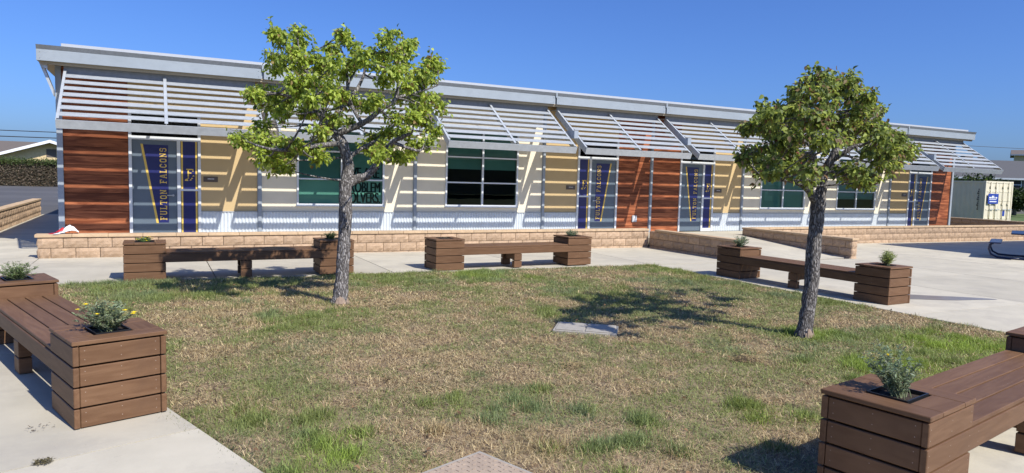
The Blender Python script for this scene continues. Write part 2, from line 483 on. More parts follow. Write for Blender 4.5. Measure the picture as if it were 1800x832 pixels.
def block_wall(name, label, A, B, ztop, courses, thick=.2, both=True, ends=(False, False), capend=(.03, .03), group=None):
    """wall from A to B (2D); the face lies on the right-hand side of A->B... front normal = (dy,-dx)"""
    A = Vector(A); B = Vector(B); L = (B - A).length; d = (B - A) / L
    rz = math.atan2(d.y, d.x)
    t = thing(name, label, 'wall', (A.x, A.y, 0), rz, group)
    core = MB(); core.box(.004, L - .004, .05, thick - .05, ztop - .06 - .2 * courses, ztop - .061); core.build('mortar_core', M_mortar, t)
    rr = random.Random(int(L * 100))
    for c in range(courses):
        z = ztop - .06 - .2 * c - .1
        off = 0 if c % 2 == 0 else .2
        x = -off if off else 0
        k = 0
        while x < L - .02:
            x0, x1 = max(x, 0), min(x + .4, L)
            w = x1 - x0
            if w > .05:
                for side in ((0, 1) if both else (0,)):
                    o = link('block', BLK[rr.randrange(7)], t, ((x0 + x1) / 2, 0 if side == 0 else thick, z), (0, 0, 0 if side == 0 else math.pi))
                    o.scale = ((w - .008) / .39 if w < .39 else 1, 1, 1)
            x += .4
        for e, has in enumerate(ends):
            if has:
                o = link('block', BLK[rr.randrange(7)], t, (0 if e == 0 else L, thick / 2, z), (0, 0, -math.pi / 2 if e == 0 else math.pi / 2))
                o.scale = ((thick - .004) / .39, 1, 1)
    n = max(1, round((L + capend[0] + capend[1]) / .6)); w = (L + capend[0] + capend[1]) / n
    for i in range(n):
        box('cap_stone', -capend[0] + i * w + .002, -capend[0] + (i + 1) * w - .002, -.035, thick + .03, ztop - .058, ztop + rr.uniform(-.002, .002), M_cap, t, .006)
    return t

ZC = .226
block_wall('low_block_wall', 'long tan split face block wall along the left half of the building', (-.34, -1.6), (13.83, -1.6), ZC, 3, both=False, ends=(True, False), capend=(.05, .0))
block_wall('low_block_wall', 'short shaded block wall running out on the near side of the ramp', (13.85, -1.63), (13.85, -4.85), ZC - .003, 3, ends=(False, True), capend=(-.25, .04))
block_wall('low_block_wall', 'block wall with a lit end face on the far side of the ramp', (17.6, -1.37), (17.6, -5.15), ZC - .003, 3, ends=(False, True), capend=(.0, .04))
block_wall('low_block_wall', 'tan block wall right of the ramp behind the blue picnic table', (17.84, -1.6), (35.6, -1.6), ZC, 3, both=False, capend=(-.02, .03))
block_wall('low_block_wall', 'shaded block wall in front of the shipping container', (35.66, 9.0), (35.66, -1.58), ZC + .02, 3, both=False)
block_wall('low_block_wall', 'low block wall left of the building with a sloping shadow on it', (-2.2, 12.4), (-2.2, 3.0), g(-2, 8) + .56, 3, both=True, ends=(True, True), group=None)

# ------------------------------------------------------------------ classroom building
W = 3.772
NB = 8
XE = NB * W
BD = thing('classroom_building', 'long single storey classroom building with louvred sunshades and wood, tan and cream panels', 'building', (0, 0, 0))
Z_TOP, Z_WIN0, Z_WIN1, Z_CORR = 3.53, .73, 2.73, .565
DEPTH = 20.0
def bbox(name, *a, **k): return box(name, *a, parent=BD, **k)
# shell
bbox('side_wall', -.16, -.06, .052, DEPTH, .0, 3.53, M_tan)
bbox('side_wall', XE + .02, XE + .12, .052, DEPTH, .0, 3.53, M_tan)
bbox('rear_wall', -.06, XE + .02, DEPTH - .1, DEPTH, 0, 3.53, M_tan)
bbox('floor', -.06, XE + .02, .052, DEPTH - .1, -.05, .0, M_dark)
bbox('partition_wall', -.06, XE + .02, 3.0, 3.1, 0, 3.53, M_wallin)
bbox('foundation', -.15, XE + .11, .01, DEPTH, -.6, -.052, M_mortar)

def panel(name, x0, x1, z0, z1, m):
    return bbox(name, x0, x1, 0, .05, z0, z1, m)

def corrugated(x0, x1):
    n = int((x1 - x0) / .0125); v, f = [], []
    for i in range(n + 1):
        x = x0 + (x1 - x0) * i / n
        y = -.012 + .011 * math.cos(2 * math.pi * (x - x0) / .076)
        v += [(x, y, .0), (x, y, Z_CORR)]
    for i in range(n):
        f.append((2 * i, 2 * i + 2, 2 * i + 3, 2 * i + 1))
    o = link('corrugated_panel', mesh('corrugated_panel', v, f, M_corr, True), BD)
    bbox('metal_flashing', x0, x1, -.030, .0, Z_CORR, Z_CORR + .018, M_galv)
    bbox('corrugated_backing', x0, x1, .002, .05, 0, Z_CORR, M_galv)
    return o

def wood(x0, x1):
    b = bbox('wood_panel', x0, x1, .02, .05, 0, Z_TOP, M_dark)
    hz = .192; z = .0
    while z < Z_TOP - .03:
        h = min(hz, Z_TOP - z)
        cx, cz = (x0 + x1) / 2, z + h / 2
        me = box_me(x1 - x0 - .004, .026, h - .006, M_cedar, .003)
        o = link('plank', me, b, (cx - b.location.x, .006 - b.location.y + random.uniform(-.0012, .0012), cz - b.location.z))
        z += hz

SLAB = {  # slab serif letters in a unit box, lists of convex polygons
 'F': [[(.06, 0), (.52, 0), (.52, .1), (.06, .1)], [(.2, .1), (.38, .1), (.38, 1), (.2, 1)], [(.06, .88), (.2, .88), (.2, 1), (.06, 1)], [(.38, .86), (.9, .86), (.9, 1), (.38, 1)], [(.8, .68), (.9, .68), (.9, .86), (.8, .86)], [(.38, .46), (.66, .46), (.66, .58), (.38, .58)]],
 'U': [[(.02, .9), (.38, .9), (.38, 1), (.02, 1)], [(.62, .9), (.98, .9), (.98, 1), (.62, 1)], [(.12, .16), (.3, .16), (.3, .9), (.12, .9)], [(.7, .16), (.88, .16), (.88, .9), (.7, .9)], [(.12, .16), (.28, 0), (.72, 0), (.88, .16)]],
 'L': [[(.06, 0), (.92, 0), (.92, .14), (.06, .14)], [(.2, .14), (.38, .14), (.38, 1), (.2, 1)], [(.06, .9), (.2, .9), (.2, 1), (.06, 1)], [(.38, .9), (.52, .9), (.52, 1), (.38, 1)], [(.82, .14), (.92, .14), (.92, .36), (.82, .36)]],
 'T': [[(.3, 0), (.7, 0), (.7, .1), (.3, .1)], [(.41, .1), (.59, .1), (.59, .86), (.41, .86)], [(.04, .86), (.96, .86), (.96, 1), (.04, 1)], [(.04, .66), (.14, .66), (.14, .86), (.04, .86)], [(.86, .66), (.96, .66), (.96, .86), (.86, .86)]],
 'O': [[(.1, .2), (.28, .2), (.28, .8), (.1, .8)], [(.72, .2), (.9, .2), (.9, .8), (.72, .8)], [(.1, .2), (.3, 0), (.7, 0), (.9, .2), (.72, .2), (.64, .14), (.36, .14), (.28, .2)][:4] , [(.1, .8), (.9, .8), (.7, 1), (.3, 1)]],
 'N': [[(.02, 0), (.38, 0), (.38, .1), (.02, .1)], [(.02, .9), (.3, .9), (.3, 1), (.02, 1)], [(.12, .1), (.27, .1), (.27, .9), (.12, .9)], [(.73, .1), (.88, .1), (.88, .9), (.73, .9)], [(.62, .9), (.98, .9), (.98, 1), (.62, 1)], [(.27, .98), (.27, .7), (.73, .02), (.73, .3)]],
 'A': [[(.0, 0), (.36, 0), (.36, .1), (.0, .1)], [(.64, 0), (1, 0), (1, .1), (.64, .1)], [(.1, .1), (.26, .1), (.54, 1), (.38, 1)], [(.74, .1), (.9, .1), (.62, 1), (.46, 1)], [(.28, .3), (.72, .3), (.69, .42), (.31, .42)]],
 'C': [[(.1, .2), (.28, .2), (.28, .8), (.1, .8)], [(.1, .2), (.3, 0), (.7, 0), (.9, .2)], [(.1, .8), (.9, .8), (.7, 1), (.3, 1)], [(.76, .2), (.9, .2), (.9, .34), (.76, .34)], [(.76, .64), (.9, .64), (.9, .8), (.76, .8)]],
 'S': [[(.1, .08), (.24, .08), (.24, .32), (.1, .32)], [(.1, .14), (.3, 0), (.72, 0), (.9, .16)], [(.72, .16), (.9, .16), (.9, .46), (.72, .46)], [(.14, .56), (.9, .46), (.8, .58), (.28, .6)][:4], [(.1, .56), (.28, .56), (.28, .84), (.1, .84)], [(.1, .84), (.9, .86), (.7, 1), (.3, 1)], [(.76, .68), (.9, .68), (.9, .92), (.76, .92)]],
}
def slab_text(txt, x_base, z0, length, height, y):
    """letters stacked upwards, rotated a quarter turn: tops point to -X"""
    mb = MB(); n = len(txt); st = length / n; w = st * .86
    for i, ch in enumerate(txt):
        if ch == ' ': continue
        for p in SLAB[ch]:
            mb.poly([(x_base - q[1] * height, y, z0 + i * st + q[0] * w) for q in p])
    return mb

def child(o, parent):
    """parents a piece built in building space to a part of the building"""
    o.parent = parent
    o.location = Vector(o.location) - Vector(parent.location)
    return o

def door_unit(bx, kind, first):
    x0, x1 = bx + 1.12, bx + 2.53
    sw, dw, fr = .345, .87, .06
    if kind == 'A': d0 = x0 + fr; d1 = d0 + dw; s0 = d1 + .07; s1 = x1 - fr
    else: s0 = x0 + fr; s1 = s0 + sw; d0 = s1 + .07; d1 = x1 - fr
    fm = MB()
    fm.box(x0, x0 + fr, -.035, .05, 0, 2.72); fm.box(x1 - fr, x1, -.035, .05, 0, 2.72)
    lo, hi = (d1, s0) if kind == 'A' else (s1, d0)
    fm.box(lo, hi, -.030, .05, 0, 2.12)
    fm.box(x0 + fr, x1 - fr, -.032, .05, 2.12, 2.20); fm.box(x0 + fr, x1 - fr, -.032, .05, 2.66, 2.72)
    fm.box(s0, s1, -.028, .05, 0, .10); fm.box(s0, s1, -.028, .05, 1.03, 1.075)
    fm.build('door_frame', M_alu, BD)
    box('transom_window', x0 + fr, x1 - fr, .01, .03, 2.2, 2.66, M_glassd, BD)
    box('transom_backing', x0 + fr, x1 - fr, .04, .045, 2.2, 2.66, M_dark, BD)  # near-black sheet right behind the transom glass
    panel('tan_panel', x0, x1, 2.722, Z_TOP, M_tan)
    dl = bbox('door', d0 + .004, d1 - .004, .0, .045, .012, 2.116, M_slate)
    # pennant: wide at the top, narrow at the bottom, one gold slanting edge
    s = 1 if kind == 'A' else -1
    a = d0 if kind == 'A' else d1
    def X(u): return a + s * u
    zb, zt = .33, 2.02
    e = .0
    pn = MB(); pn.poly([(X(.50), -.003, zb), (X(.70), -.003, zb), (X(.70), -.003, zt), (X(.21), -.003, zt)])
    child(pn.build('pennant', M_navy, None), dl)
    pe = MB(); pe.poly([(X(.455), -.004, zb - .01), (X(.50), -.004, zb - .01), (X(.21), -.004, zt + .01), (X(.165), -.004, zt + .01)])
    child(pe.build('gold_band', M_gold, None), dl)
    tx = slab_text('FULTON FALCONS', (X(.665) if kind == 'A' else X(.53)), zb + .05, 1.60, .135, -.006)
    child(tx.build('lettering', M_gold, None), dl)
    hx = X(.79)
    h = MB(); h.tube([(hx, -.01, .93), (hx, -.05, .93)], .024, 10); h.tube([(hx, -.045, .93), (hx - s * .12, -.05, .93)], .011, 8)
    child(h.build('handle', M_galv, None), dl)
    # sidelight with printed film
    sl = box('sidelight', s0, s1, .0, .02, .10, 2.12, M_navy, BD)
    def strip(xa, xb):
        q = MB(); q.poly([(xa, -.003, .10), (xb, -.003, .10), (xb, -.003, 1.03), (xa, -.003, 1.03)])
        q.poly([(xa, -.003, 1.075), (xb, -.003, 1.075), (xb, -.003, 2.12), (xa, -.003, 2.12)])
        child(q.build('gold_stripe', M_gold, None), sl)
    if first: strip(s0 + .012, s0 + .048)
    strip(s1 - .05, s1 - .014)
    em = MB(); ex, ez = (s0 + s1) / 2 - .07, 1.30
    for p in SLAB['F'][1:]:
        em.poly([(ex + q[0] * .17, -.004, ez + q[1] * .19 + .03) for q in p])
    for p in ([(-.02, -.045), (.05, -.05), (.04, -.01), (.01, 0), (-.02, -.02)], [(.07, -.04), (.12, -.03), (.10, .0)], [(.10, -.01), (.15, .01), (.12, .03)], [(.13, .05), (.18, .06), (.15, .085)], [(.02, .0), (.07, .01), (.05, .04)]):
        em.poly([(ex + q[0], -.004, ez + q[1]) for q in p])
    child(em.build('falcon_emblem', M_gold, None), sl)
    # room plaque
    px = x1 + .05 if kind == 'A' else x0 - .36
    pq = box('room_plaque', px, px + .30, -.012, .0, 1.24, 1.36, M_plaque, BD)
    tl = MB()
    for k in range(5): tl.box(.09 + px + k * .028, px + .108 + k * .028, -.0145, -.012, 1.30, 1.318)
    child(tl.build('plaque_text', M_white, None), pq)
    return x0, x1

def window(bx, blind_z, poster=None, papers=0):
    x0, x1 = bx + .835, bx + 2.965
    xm = (x0 + x1) / 2
    fw = .045
    fm = MB()
    fm.box(x0, x0 + fw, -.03, .05, Z_WIN0, Z_WIN1); fm.box(x1 - fw, x1, -.03, .05, Z_WIN0, Z_WIN1)
    fm.box(x0 + fw, x1 - fw, -.03, .05, Z_WIN0, Z_WIN0 + fw); fm.box(x0 + fw, x1 - fw, -.03, .05, Z_WIN1 - fw, Z_WIN1)
    wo = fm.build('window', M_alu, BD)
    ml = MB(); ml.box(xm - .025, xm + .025, -.026, .045, Z_WIN0 + fw, Z_WIN1 - fw); ml.build('mullion', M_alu, wo)
    zr = [Z_WIN0 + fw, 1.365, 2.035, Z_WIN1 - fw]
    for z in zr[1:3]:
        for a, b in ((x0 + fw, xm - .025), (xm + .025, x1 - fw)):
            r_ = MB(); r_.box(a, b, -.022, .04, z - .018, z + .018); r_.build('transom_bar', M_alu, wo)
    for i in range(3):
        for a, b in ((x0 + fw, xm - .025), (xm + .025, x1 - fw)):
            p = MB(); za = zr[i] + (0 if i == 0 else .018); zb = zr[i + 1] - (0 if i == 2 else .018)
            p.poly([(a, .008, za), (b, .008, za), (b, .008, zb), (a, .008, zb)])
            p.build('pane', M_glass, wo)
    for k, (a, b) in enumerate(((x0 + fw, xm - .006), (xm + .006, x1 - fw))):
        bz = blind_z[k]
        if bz < Z_WIN1 - .1:
            p = MB(); p.box(a, b, .062, .065, max(bz, Z_WIN0 + .01), Z_WIN1); p.build('roller_blind', M_blind, wo)
    rr = random.Random(int(bx * 10))
    for k in range(papers):
        w_, h_ = rr.uniform(.22, .42), rr.uniform(.3, .5)
        px = rr.uniform(x0 + .08, x1 - w_ - .08); pz = rr.uniform(Z_WIN0 + .06, 1.6)
        q = MB(); q.box(px, px + w_, .056 - k * .003, .057 - k * .003, pz, pz + h_); q.build('taped_paper', M_poster if k % 2 else M_blind, wo)
    if poster:
        q = MB(); q.box(xm + .05, x1 - fw - .01, .050, .052, Z_WIN0 + fw + .02, 2.0); q.build('paper_banner', M_poster, wo)
        for txt, z, wd in poster:
            cu_ = bpy.data.curves.new('t', 'FONT'); cu_.body = txt; cu_.size = 1.0
            to = bpy.data.objects.new('t', cu_); COL.objects.link(to)
            bpy.context.view_layer.update()
            me = bpy.data.meshes.new_from_object(to.evaluated_get(bpy.context.evaluated_depsgraph_get()))
            bpy.data.objects.remove(to)
            co = np.empty(len(me.vertices) * 3); me.vertices.foreach_get('co', co); co = co.reshape(-1, 3)
            mn, mx = co.min(0), co.max(0)
            hgt = .27
            nx_ = xm + .07 + (co[:, 0] - mn[0]) / (mx[0] - mn[0]) * wd + ((x1 - xm - .14) - wd) / 2
            nz_ = z + co[:, 1] / .73 * hgt
            # fatten strokes: duplicate shifted copies
            vs, fs = [], []
            polys = [list(p.vertices) for p in me.polygons]
            for dx in (0, .012, .024):
                b0 = len(vs); vs += [(nx_[i] + dx, .0465 - dx * .05, nz_[i]) for i in range(len(co))]
                fs += [[b0 + i for i in p] for p in polys]
            bpy.data.meshes.remove(me)
            link('banner_lettering', mesh('banner_lettering', vs, fs, M_ink), wo)
    # wall around it
    panel('cream_panel', bx + .05, x0, Z_CORR + .02, Z_TOP, M_cream)
    panel('cream_panel', x1, bx + W - .05, Z_CORR + .02, Z_TOP, M_cream)
    panel('cream_panel', x0, x1, Z_CORR + .02, Z_WIN0 - .022, M_cream)
    panel('cream_panel', x0, x1, Z_WIN1, Z_TOP, M_cream)
    bbox('window_sill', x0 - .02, x1 + .02, -.05, .05, Z_WIN0 - .022, Z_WIN0, M_alu)
    corrugated(bx + .05, bx + W - .05)

for b, kind in enumerate(('A', 'W1', 'W2', 'B', 'A', 'W3', 'W4', 'B')):
    bx = b * W
    if kind in 'AB':
        x0, x1 = door_unit(bx, kind, b == 0)
        lx0, lx1, rx0, rx1 = bx + (-.06 if b == 0 else .05), x0, x1, bx + W + (.02 if b == 7 else -.05)
        if kind == 'A':
            wood(lx0, lx1); panel('tan_panel', rx0, rx1, Z_CORR + .02, Z_TOP, M_tan); corrugated(rx0, rx1)
        else:
            panel('tan_panel', lx0, lx1, Z_CORR + .02, Z_TOP, M_tan); corrugated(lx0, lx1); wood(rx0, rx1)
    elif kind == 'W1':
        window(bx, (.72, .72), [('WE ARE', 1.42, .80), ('PROBLEM', 1.06, .86), ('SOLVERS.', .80, .86)])
    elif kind == 'W2':
        window(bx, (1.72, 1.72))
    elif kind == 'W3':
        window(bx, (.72, .72), papers=6)
    else:
        window(bx, (1.10, 1.10))
for k in range(NB + 1):
    x = k * W
    if k == 0: bbox('post', -.165, -.06, -.055, .05, -.05, 3.53, M_post)
    elif k == NB: bbox('post', XE + .02, XE + .125, -.055, .05, -.05, 3.53, M_post)
    else:
        bbox('post', x - .05, x + .05, -.02, .05, -.02, Z_TOP, M_post)
        bbox('post_rib', x - .036, x + .036, -.05, -.021, -.02, Z_TOP, M_post)
# fire alarm horns, outlet box
for x, z in ((W - .22, 2.07), (7 * W - .30, 2.15)):
    o = bbox('alarm_horn', x, x + .13, -.05, -.001, z, z + .15, M_red, bev=.008)
    box('alarm_lens', -.035, .035, -.030, -.0255, -.02, .03, M_white, o)
o = bbox('outlet_cover', 14.42, 14.60, -.045, -.006, .30, .50, M_galv, bev=.01)
box('outlet_flap', -.05, .05, -.028, -.0205, -.07, .07, M_white, o)
# roof
bbox('soffit', -.38, XE + .40, -.52, DEPTH + .3, 3.535, 3.565, M_soffit)
bbox('roof_edge', .0, XE + .02, -.535, DEPTH, 3.83, 3.915, M_roof)
bbox('soffit_nailer', -.37, XE + .39, -.50, -.44, 3.492, 3.534, M_soffit)
bbox('roof_deck', -.36, XE + .38, -.50, DEPTH + .28, 3.57, 3.825, M_galv)
fj = [-.41] + [k * W for k in range(1, NB)] + [XE + .44]
for i in range(len(fj) - 1):
    a, b = fj[i] + (.025 if i else 0), fj[i + 1] - (.025 if i < len(fj) - 2 else 0)
    fo = bbox('fascia_board', a, b, -.575, -.54, 3.548, 3.765, M_fascia)
    # upper strip leans outwards; the darker steel paints in more of its shade
    st = MB(); st.prism([(-.578, 3.767), (-.54, 3.767), (-.54, 3.845), (-.625, 3.845)], 0, a, b)
    child(st.build('fascia_shade_strip', M_header, None), fo)
    for bx_ in (a + .06, b - .06):
        for bz_ in (3.60, 3.72):
            bo = MB(); bo.tube([(bx_, -.574, bz_), (bx_, -.584, bz_)], .009, 6); child(bo.build('bolt', M_post, None), fo)
    if i:
        st = MB(); st.box(fj[i] - .024, fj[i] + .024, -.61, -.54, 3.72, 3.85); child(st.build('joint_cover', M_fascia, None), fo)
bbox('side_fascia', -.41, -.375, -.539, DEPTH + .3, 3.55, 3.80, M_fascia)
bbox('side_fascia', XE + .405, XE + .44, -.539, DEPTH + .3, 3.55, 3.80, M_fascia)
# knee bracket under the left roof end
kb = MB(); kb.prism([(-.40, 3.535), (-.34, 3.535), (-.17, 3.02), (-.17, 2.90)], 1, -.30, -.06); kb.prism([(-.33, 3.534), (-.25, 3.534), (-.25, 3.40), (-.33, 3.45)], 1, -.42, -.31)
kb.build('roof_bracket', M_galv, BD)

# sunshades: one per bay
YT, ZT, YF, ZF = -.38, 3.43, -1.955, 2.34
SLP = 1.828
sl_len = math.hypot(YF - YT, ZF - ZT)
sdir = Vector((0, (YF - YT) / sl_len, (ZF - ZT) / sl_len))      # down the slope, outwards
snor = Vector((0, sdir.z, -sdir.y))                              # upwards normal
if snor.z < 0: snor = -snor
TS = R(21); BWD = .212
def make_sunshade(L):
    """origin at the top left corner of the slope; X along the wall"""
    f = MB()
    def P(x, s, n): return (x, sdir.y * s + snor.y * n, sdir.z * s + snor.z * n)
    def sbar(mb, x0, x1, s0, s1, n0, n1):
        mb.hexa([P(x0, s0, n0), P(x1, s0, n0), P(x1, s1, n0), P(x0, s1, n0), P(x0, s0, n1), P(x1, s0, n1), P(x1, s1, n1), P(x0, s1, n1)])
    fy, fz = sdir.y * sl_len, sdir.z * sl_len
    f.prism([(fy, fz), (fy + .066, fz - .150), (fy + .074, fz - .147), (fy + .008, fz + .002)], 0, 0, L); f.prism([(fy + .0085, fz + .001), (fy + .06, fz + .012), (fy + .06, fz + .006), (fy + .010, fz - .005)], 0, .013, L - .013)
    o = f.build('sunshade', M_galv, BD)
    for x0, x1 in ((0, .012), (L - .012, L)):
        e = MB(); sbar(e, x0, x1, 0, sl_len - .0065, -.155, 0)
        fx0, fx1 = (x0 + .0122, x0 + .05) if x0 == 0 else (x0 - .038, x0 - .0002)
        sbar(e, fx0, fx1, 0, sl_len - .062, -.006, 0); e.build('end_bar', M_galv, o)
    e = MB(); sbar(e, L / 2 - .006, L / 2 + .006, 0, sl_len - .062, -.12, 0); sbar(e, L / 2 - .03, L / 2 + .03, .0, sl_len - .062, .0005, .007); e.build('middle_bar', M_galv, o)
    h = MB(); h.box(0, L, .002, .012, -.13, .09); h.box(0, L, .013, .33, -.02, .0)
    h.build('header', M_header, o)
    bl = []
    dv = Vector((0, -math.cos(TS), -math.sin(TS))); nv = Vector((0, -math.sin(TS), math.cos(TS)))
    for k in range(7):
        s = (.128 + .1325 * k) * SLP
        c = sdir * s
        for x0, x1 in ((.052, L / 2 - .032), (L / 2 + .032, L - .052)):
            q = MB(); pp = []
            for x, a, n_ in ((x0, -.5, 0), (x1, -.5, 0), (x1, .5, 0), (x0, .5, 0), (x0, -.5, 1), (x1, -.5, 1), (x1, .5, 1), (x0, .5, 1)):
                w_ = c + dv * (a * BWD) + nv * (n_ * .012 - .012); pp.append((x, w_.y, w_.z))
            q.hexa(pp); q.build('slat', M_galv, o)
    return o
SH0 = None
for k in range(NB):
    xa = k * W + (.02 if k == 0 else .14); xb = (k + 1) * W - (.14 if k < NB - 1 else -.02)
    if k in (0, 1): cur = make_sunshade(xb - xa); base = cur
    elif k == NB - 1: cur = make_sunshade(xb - xa)
    else: cur = copy_tree(base, BD)
    cur.location = (xa, YT, ZT)
    if k < NB - 1:
        ar = MB(); x = (k + 1) * W
        ar.box(x - .06, x + .06, -1.66, -.06, 2.59, 2.79)
        ar.build('outrigger_arm', M_post, BD)

# ------------------------------------------------------------------ planter benches
PA, PB, PH, PL = .582, .578, .582, 3.526
def make_bench():
    """origin on the ground at the middle; u = X along the bench, v = Y across"""
    t = link('planter_bench', None)
    ch, gp = .1285, .0105
    u0, u1, v0, v1 = -PL / 2, PL / 2, -PB / 2, PB / 2
    TH = .036
    def bd(name, x0, x1, y0, y1, z0, z1, m): return box(name, x0, x1, y0, y1, z0, z1, m, t, .004)
    for c in range(4):
        z0 = .004 + c * (ch + gp); z1 = z0 + ch
        for s in (-1, 1):
            a, b = (u0, u0 + PA) if s < 0 else (u1 - PA, u1)
            if c != 2:
                bd('side_board', a, b, v0, v0 + TH, z0, z1, M_trex); bd('side_board', a, b, v1 - TH, v1, z0, z1, M_trex)
            bd('end_board', a + .006, a + .006 + TH, v0 + TH + .003, v1 - TH - .003, z0, z1 - .002, M_trexv)
            bd('end_board', b - .006 - TH, b - .006, v0 + TH + .003, v1 - TH - .003, z0, z1 - .002, M_trexv)
        if c == 2:
            bd('bench_beam', u0, u1, v0, v0 + TH, z0, z1, M_trex); bd('bench_beam', u0, u1, v1 - TH, v1, z0, z1, M_trex)
            zs = z1
    zt = .004 + 4 * (ch + gp)
    for s in (-1, 1):
        a, b = (u0, u0 + PA) if s < 0 else (u1 - PA, u1)
        cw = .145
        bd('cap_board', a - .006, a + cw, v0 - .006, v1 + .006, zt, zt + .028, M_trexv)
        bd('cap_board', b - cw, b + .006, v0 - .006, v1 + .006, zt, zt + .028, M_trexv)
        bd('cap_board', a + cw + .003, b - cw - .003, v0 - .006, v0 + .165, zt, zt + .027, M_trex)
        bd('cap_board', a + cw + .003, b - cw - .003, v1 - .165, v1 + .006, zt, zt + .027, M_trex)
        bd('planter_liner', a + .05, b - .05, v0 + .045, v1 - .045, .02, .36, M_dark)
    n, gw = 4, .010
    pw = (PB - .02 - gw * 3) / 4
    for i in range(n):
        y = v0 + .010 + i * (pw + gw)
        bd('seat_plank', u0 + PA + .003, u1 - PA - .003, y, y + pw, zs + .002, zs + .030, M_trex)
    for y0, y1 in ((v0 + .005, v0 + .10), (v1 - .10, v1 - .005)):
        for c in range(2):
            z0 = .004 + c * (ch + gp)
            bd('leg', -.085, .085, y0, y1, z0, z0 + ch + (0 if c == 0 else .004), M_trexv)
    bd('leg_rail', -.045, .045, v0 + .101, v1 - .101, .15, .27, M_trexv)
    sc = MB()
    for x_ in (u0 + .022, u0 + PA - .03, u1 - PA + .03, u1 - .022, u0 + PA * .5, u1 - PA * .5, u0 + PA + .1, u1 - PA - .1):
        for c in range(4):
            if c != 2 and (abs(x_) < PL / 2 - PA): continue
            zc_ = .004 + c * (ch + gp)
            for s in (-1, 1):
                for zz in (zc_ + .035, zc_ + .095):
                    y_ = s * (PB / 2 + .0008); sc.poly([(x_ + .0032 * math.cos(k * 1.047), y_, zz + .0032 * math.sin(k * 1.047)) for k in range(6)])
    for x_ in (u0 + .0052, u1 - .0052):
        for c in range(4):
            for y_ in (v0 + .07, 0, v1 - .07):
                for zz in (.04, .10): sc.poly([(x_, y_ + .0032 * math.cos(k * 1.047), .004 + c * (ch + gp) + zz + .0032 * math.sin(k * 1.047)) for k in range(6)])
    for i in range(n):
        y = v0 + .010 + i * (pw + gw) + pw / 2
        for x_ in (u0 + PA + .05, -.04, .04, u1 - PA - .05):
            for dy in (-.035, .035): sc.poly([(x_ + .0032 * math.cos(k * 1.047), y + dy + .0032 * math.sin(k * 1.047), zs + .0308) for k in range(6)])
    tag(sc.build('screw_heads', M_screw, t, recalc=False), kind='stuff')
    return t
M_screw = mat('tan_screw_heads', (.34, .25, .19), .5)
BEN = [  # corner X, Y, angle, side sign, label
 (1.171, -5.044, 0.0, 1, 'brown planter bench behind the left tree, dappled by its shade'),
 (6.260, -4.964, .0333, 1, 'brown planter bench in the middle, in front of the long block wall'),
 (11.461, -6.774, -1.5217, 1, 'brown planter bench behind the right tree, its long side in shade'),
 (1.126, -11.836, 1.8936, -1, 'brown planter bench at the left edge of the lawn, near yellow flowers'),
 (5.136, -14.975, .1819, 1, 'brown planter bench in the lower right corner, cut off by the frame')]
bench0 = make_bench(); CENT = []
for i, (X, Y, t, s, lab) in enumerate(BEN):
    o = bench0 if i == 0 else copy_tree(bench0)
    c, sn_ = math.cos(t), math.sin(t)
    cx = X + PL / 2 * c - s * PB / 2 * sn_; cy = Y + PL / 2 * sn_ + s * PB / 2 * c
    z = -.228 - .005 * X - .002 * Y + .002
    o.location = (cx, cy, z); o.rotation_euler = (0, 0, t)
    tag(o, lab, 'bench', 'planter benches round the lawn')
    CENT.append((cx, cy, z, t))

# ------------------------------------------------------------------ potted plants in the planters
def colmesh(name, V, F, C, m, parent=None, loc=None, smooth=False):
    """V (n,3), F list/array of tris or quads (equal length), C per-vertex colour"""
    V = np.asarray(V, dtype=np.float32); F = np.asarray(F, dtype=np.int32); C = np.asarray(C, dtype=np.float32)
    me = bpy.data.meshes.new(name)
    nf, k = F.shape
    me.vertices.add(len(V)); me.vertices.foreach_set('co', V.ravel())
    me.loops.add(nf * k); me.loops.foreach_set('vertex_index', F.ravel())
    me.polygons.add(nf); me.polygons.foreach_set('loop_start', np.arange(nf, dtype=np.int32) * k)
    me.polygons.foreach_set('loop_total', np.full(nf, k, dtype=np.int32))
    me.update(calc_edges=True)
    ca = me.color_attributes.new('Col', 'FLOAT_COLOR', 'POINT')
    ca.data.foreach_set('color', np.concatenate([C, np.ones((len(C), 1), np.float32)], 1).ravel())
    if smooth: me.polygons.foreach_set('use_smooth', [True] * nf)
    me.materials.append(m)
    return link(name, me, parent, loc)

def leaf_quads(cen, dirs, nor, length, width, cols, fold=.25, curl=.15):
    """one pointed leaf per row: 6 verts, 4 tris"""
    n = len(cen)
    d = dirs / np.linalg.norm(dirs, axis=1, keepdims=True)
    s = np.cross(d, nor); s /= np.maximum(1e-6, np.linalg.norm(s, axis=1, keepdims=True)); nn = np.cross(s, d)
    L = length[:, None]; Wd = width[:, None]
    p0 = cen; p3 = cen + d * L - nn * L * curl
    m1 = cen + d * L * .35; m2 = cen + d * L * .68 - nn * L * curl * .35
    a1 = m1 + s * Wd * .5 + nn * Wd * fold; b1 = m1 - s * Wd * .5 + nn * Wd * fold
    a2 = m2 + s * Wd * .42 + nn * Wd * fold * .7; b2 = m2 - s * Wd * .42 + nn * Wd * fold * .7
    V = np.stack([p0, a1, b1, m1 * .5 + m2 * .5, a2, b2, p3], 1).reshape(-1, 3)
    base = (np.arange(n) * 7)[:, None]
    T = np.array([(0, 1, 3), (0, 3, 2), (1, 4, 3), (2, 3, 5), (4, 6, 3), (5, 3, 6)])
    F = (base[:, None, :] + T[None]).reshape(-1, 3)
    C = np.repeat(cols, 7, axis=0)
    return V, F, C

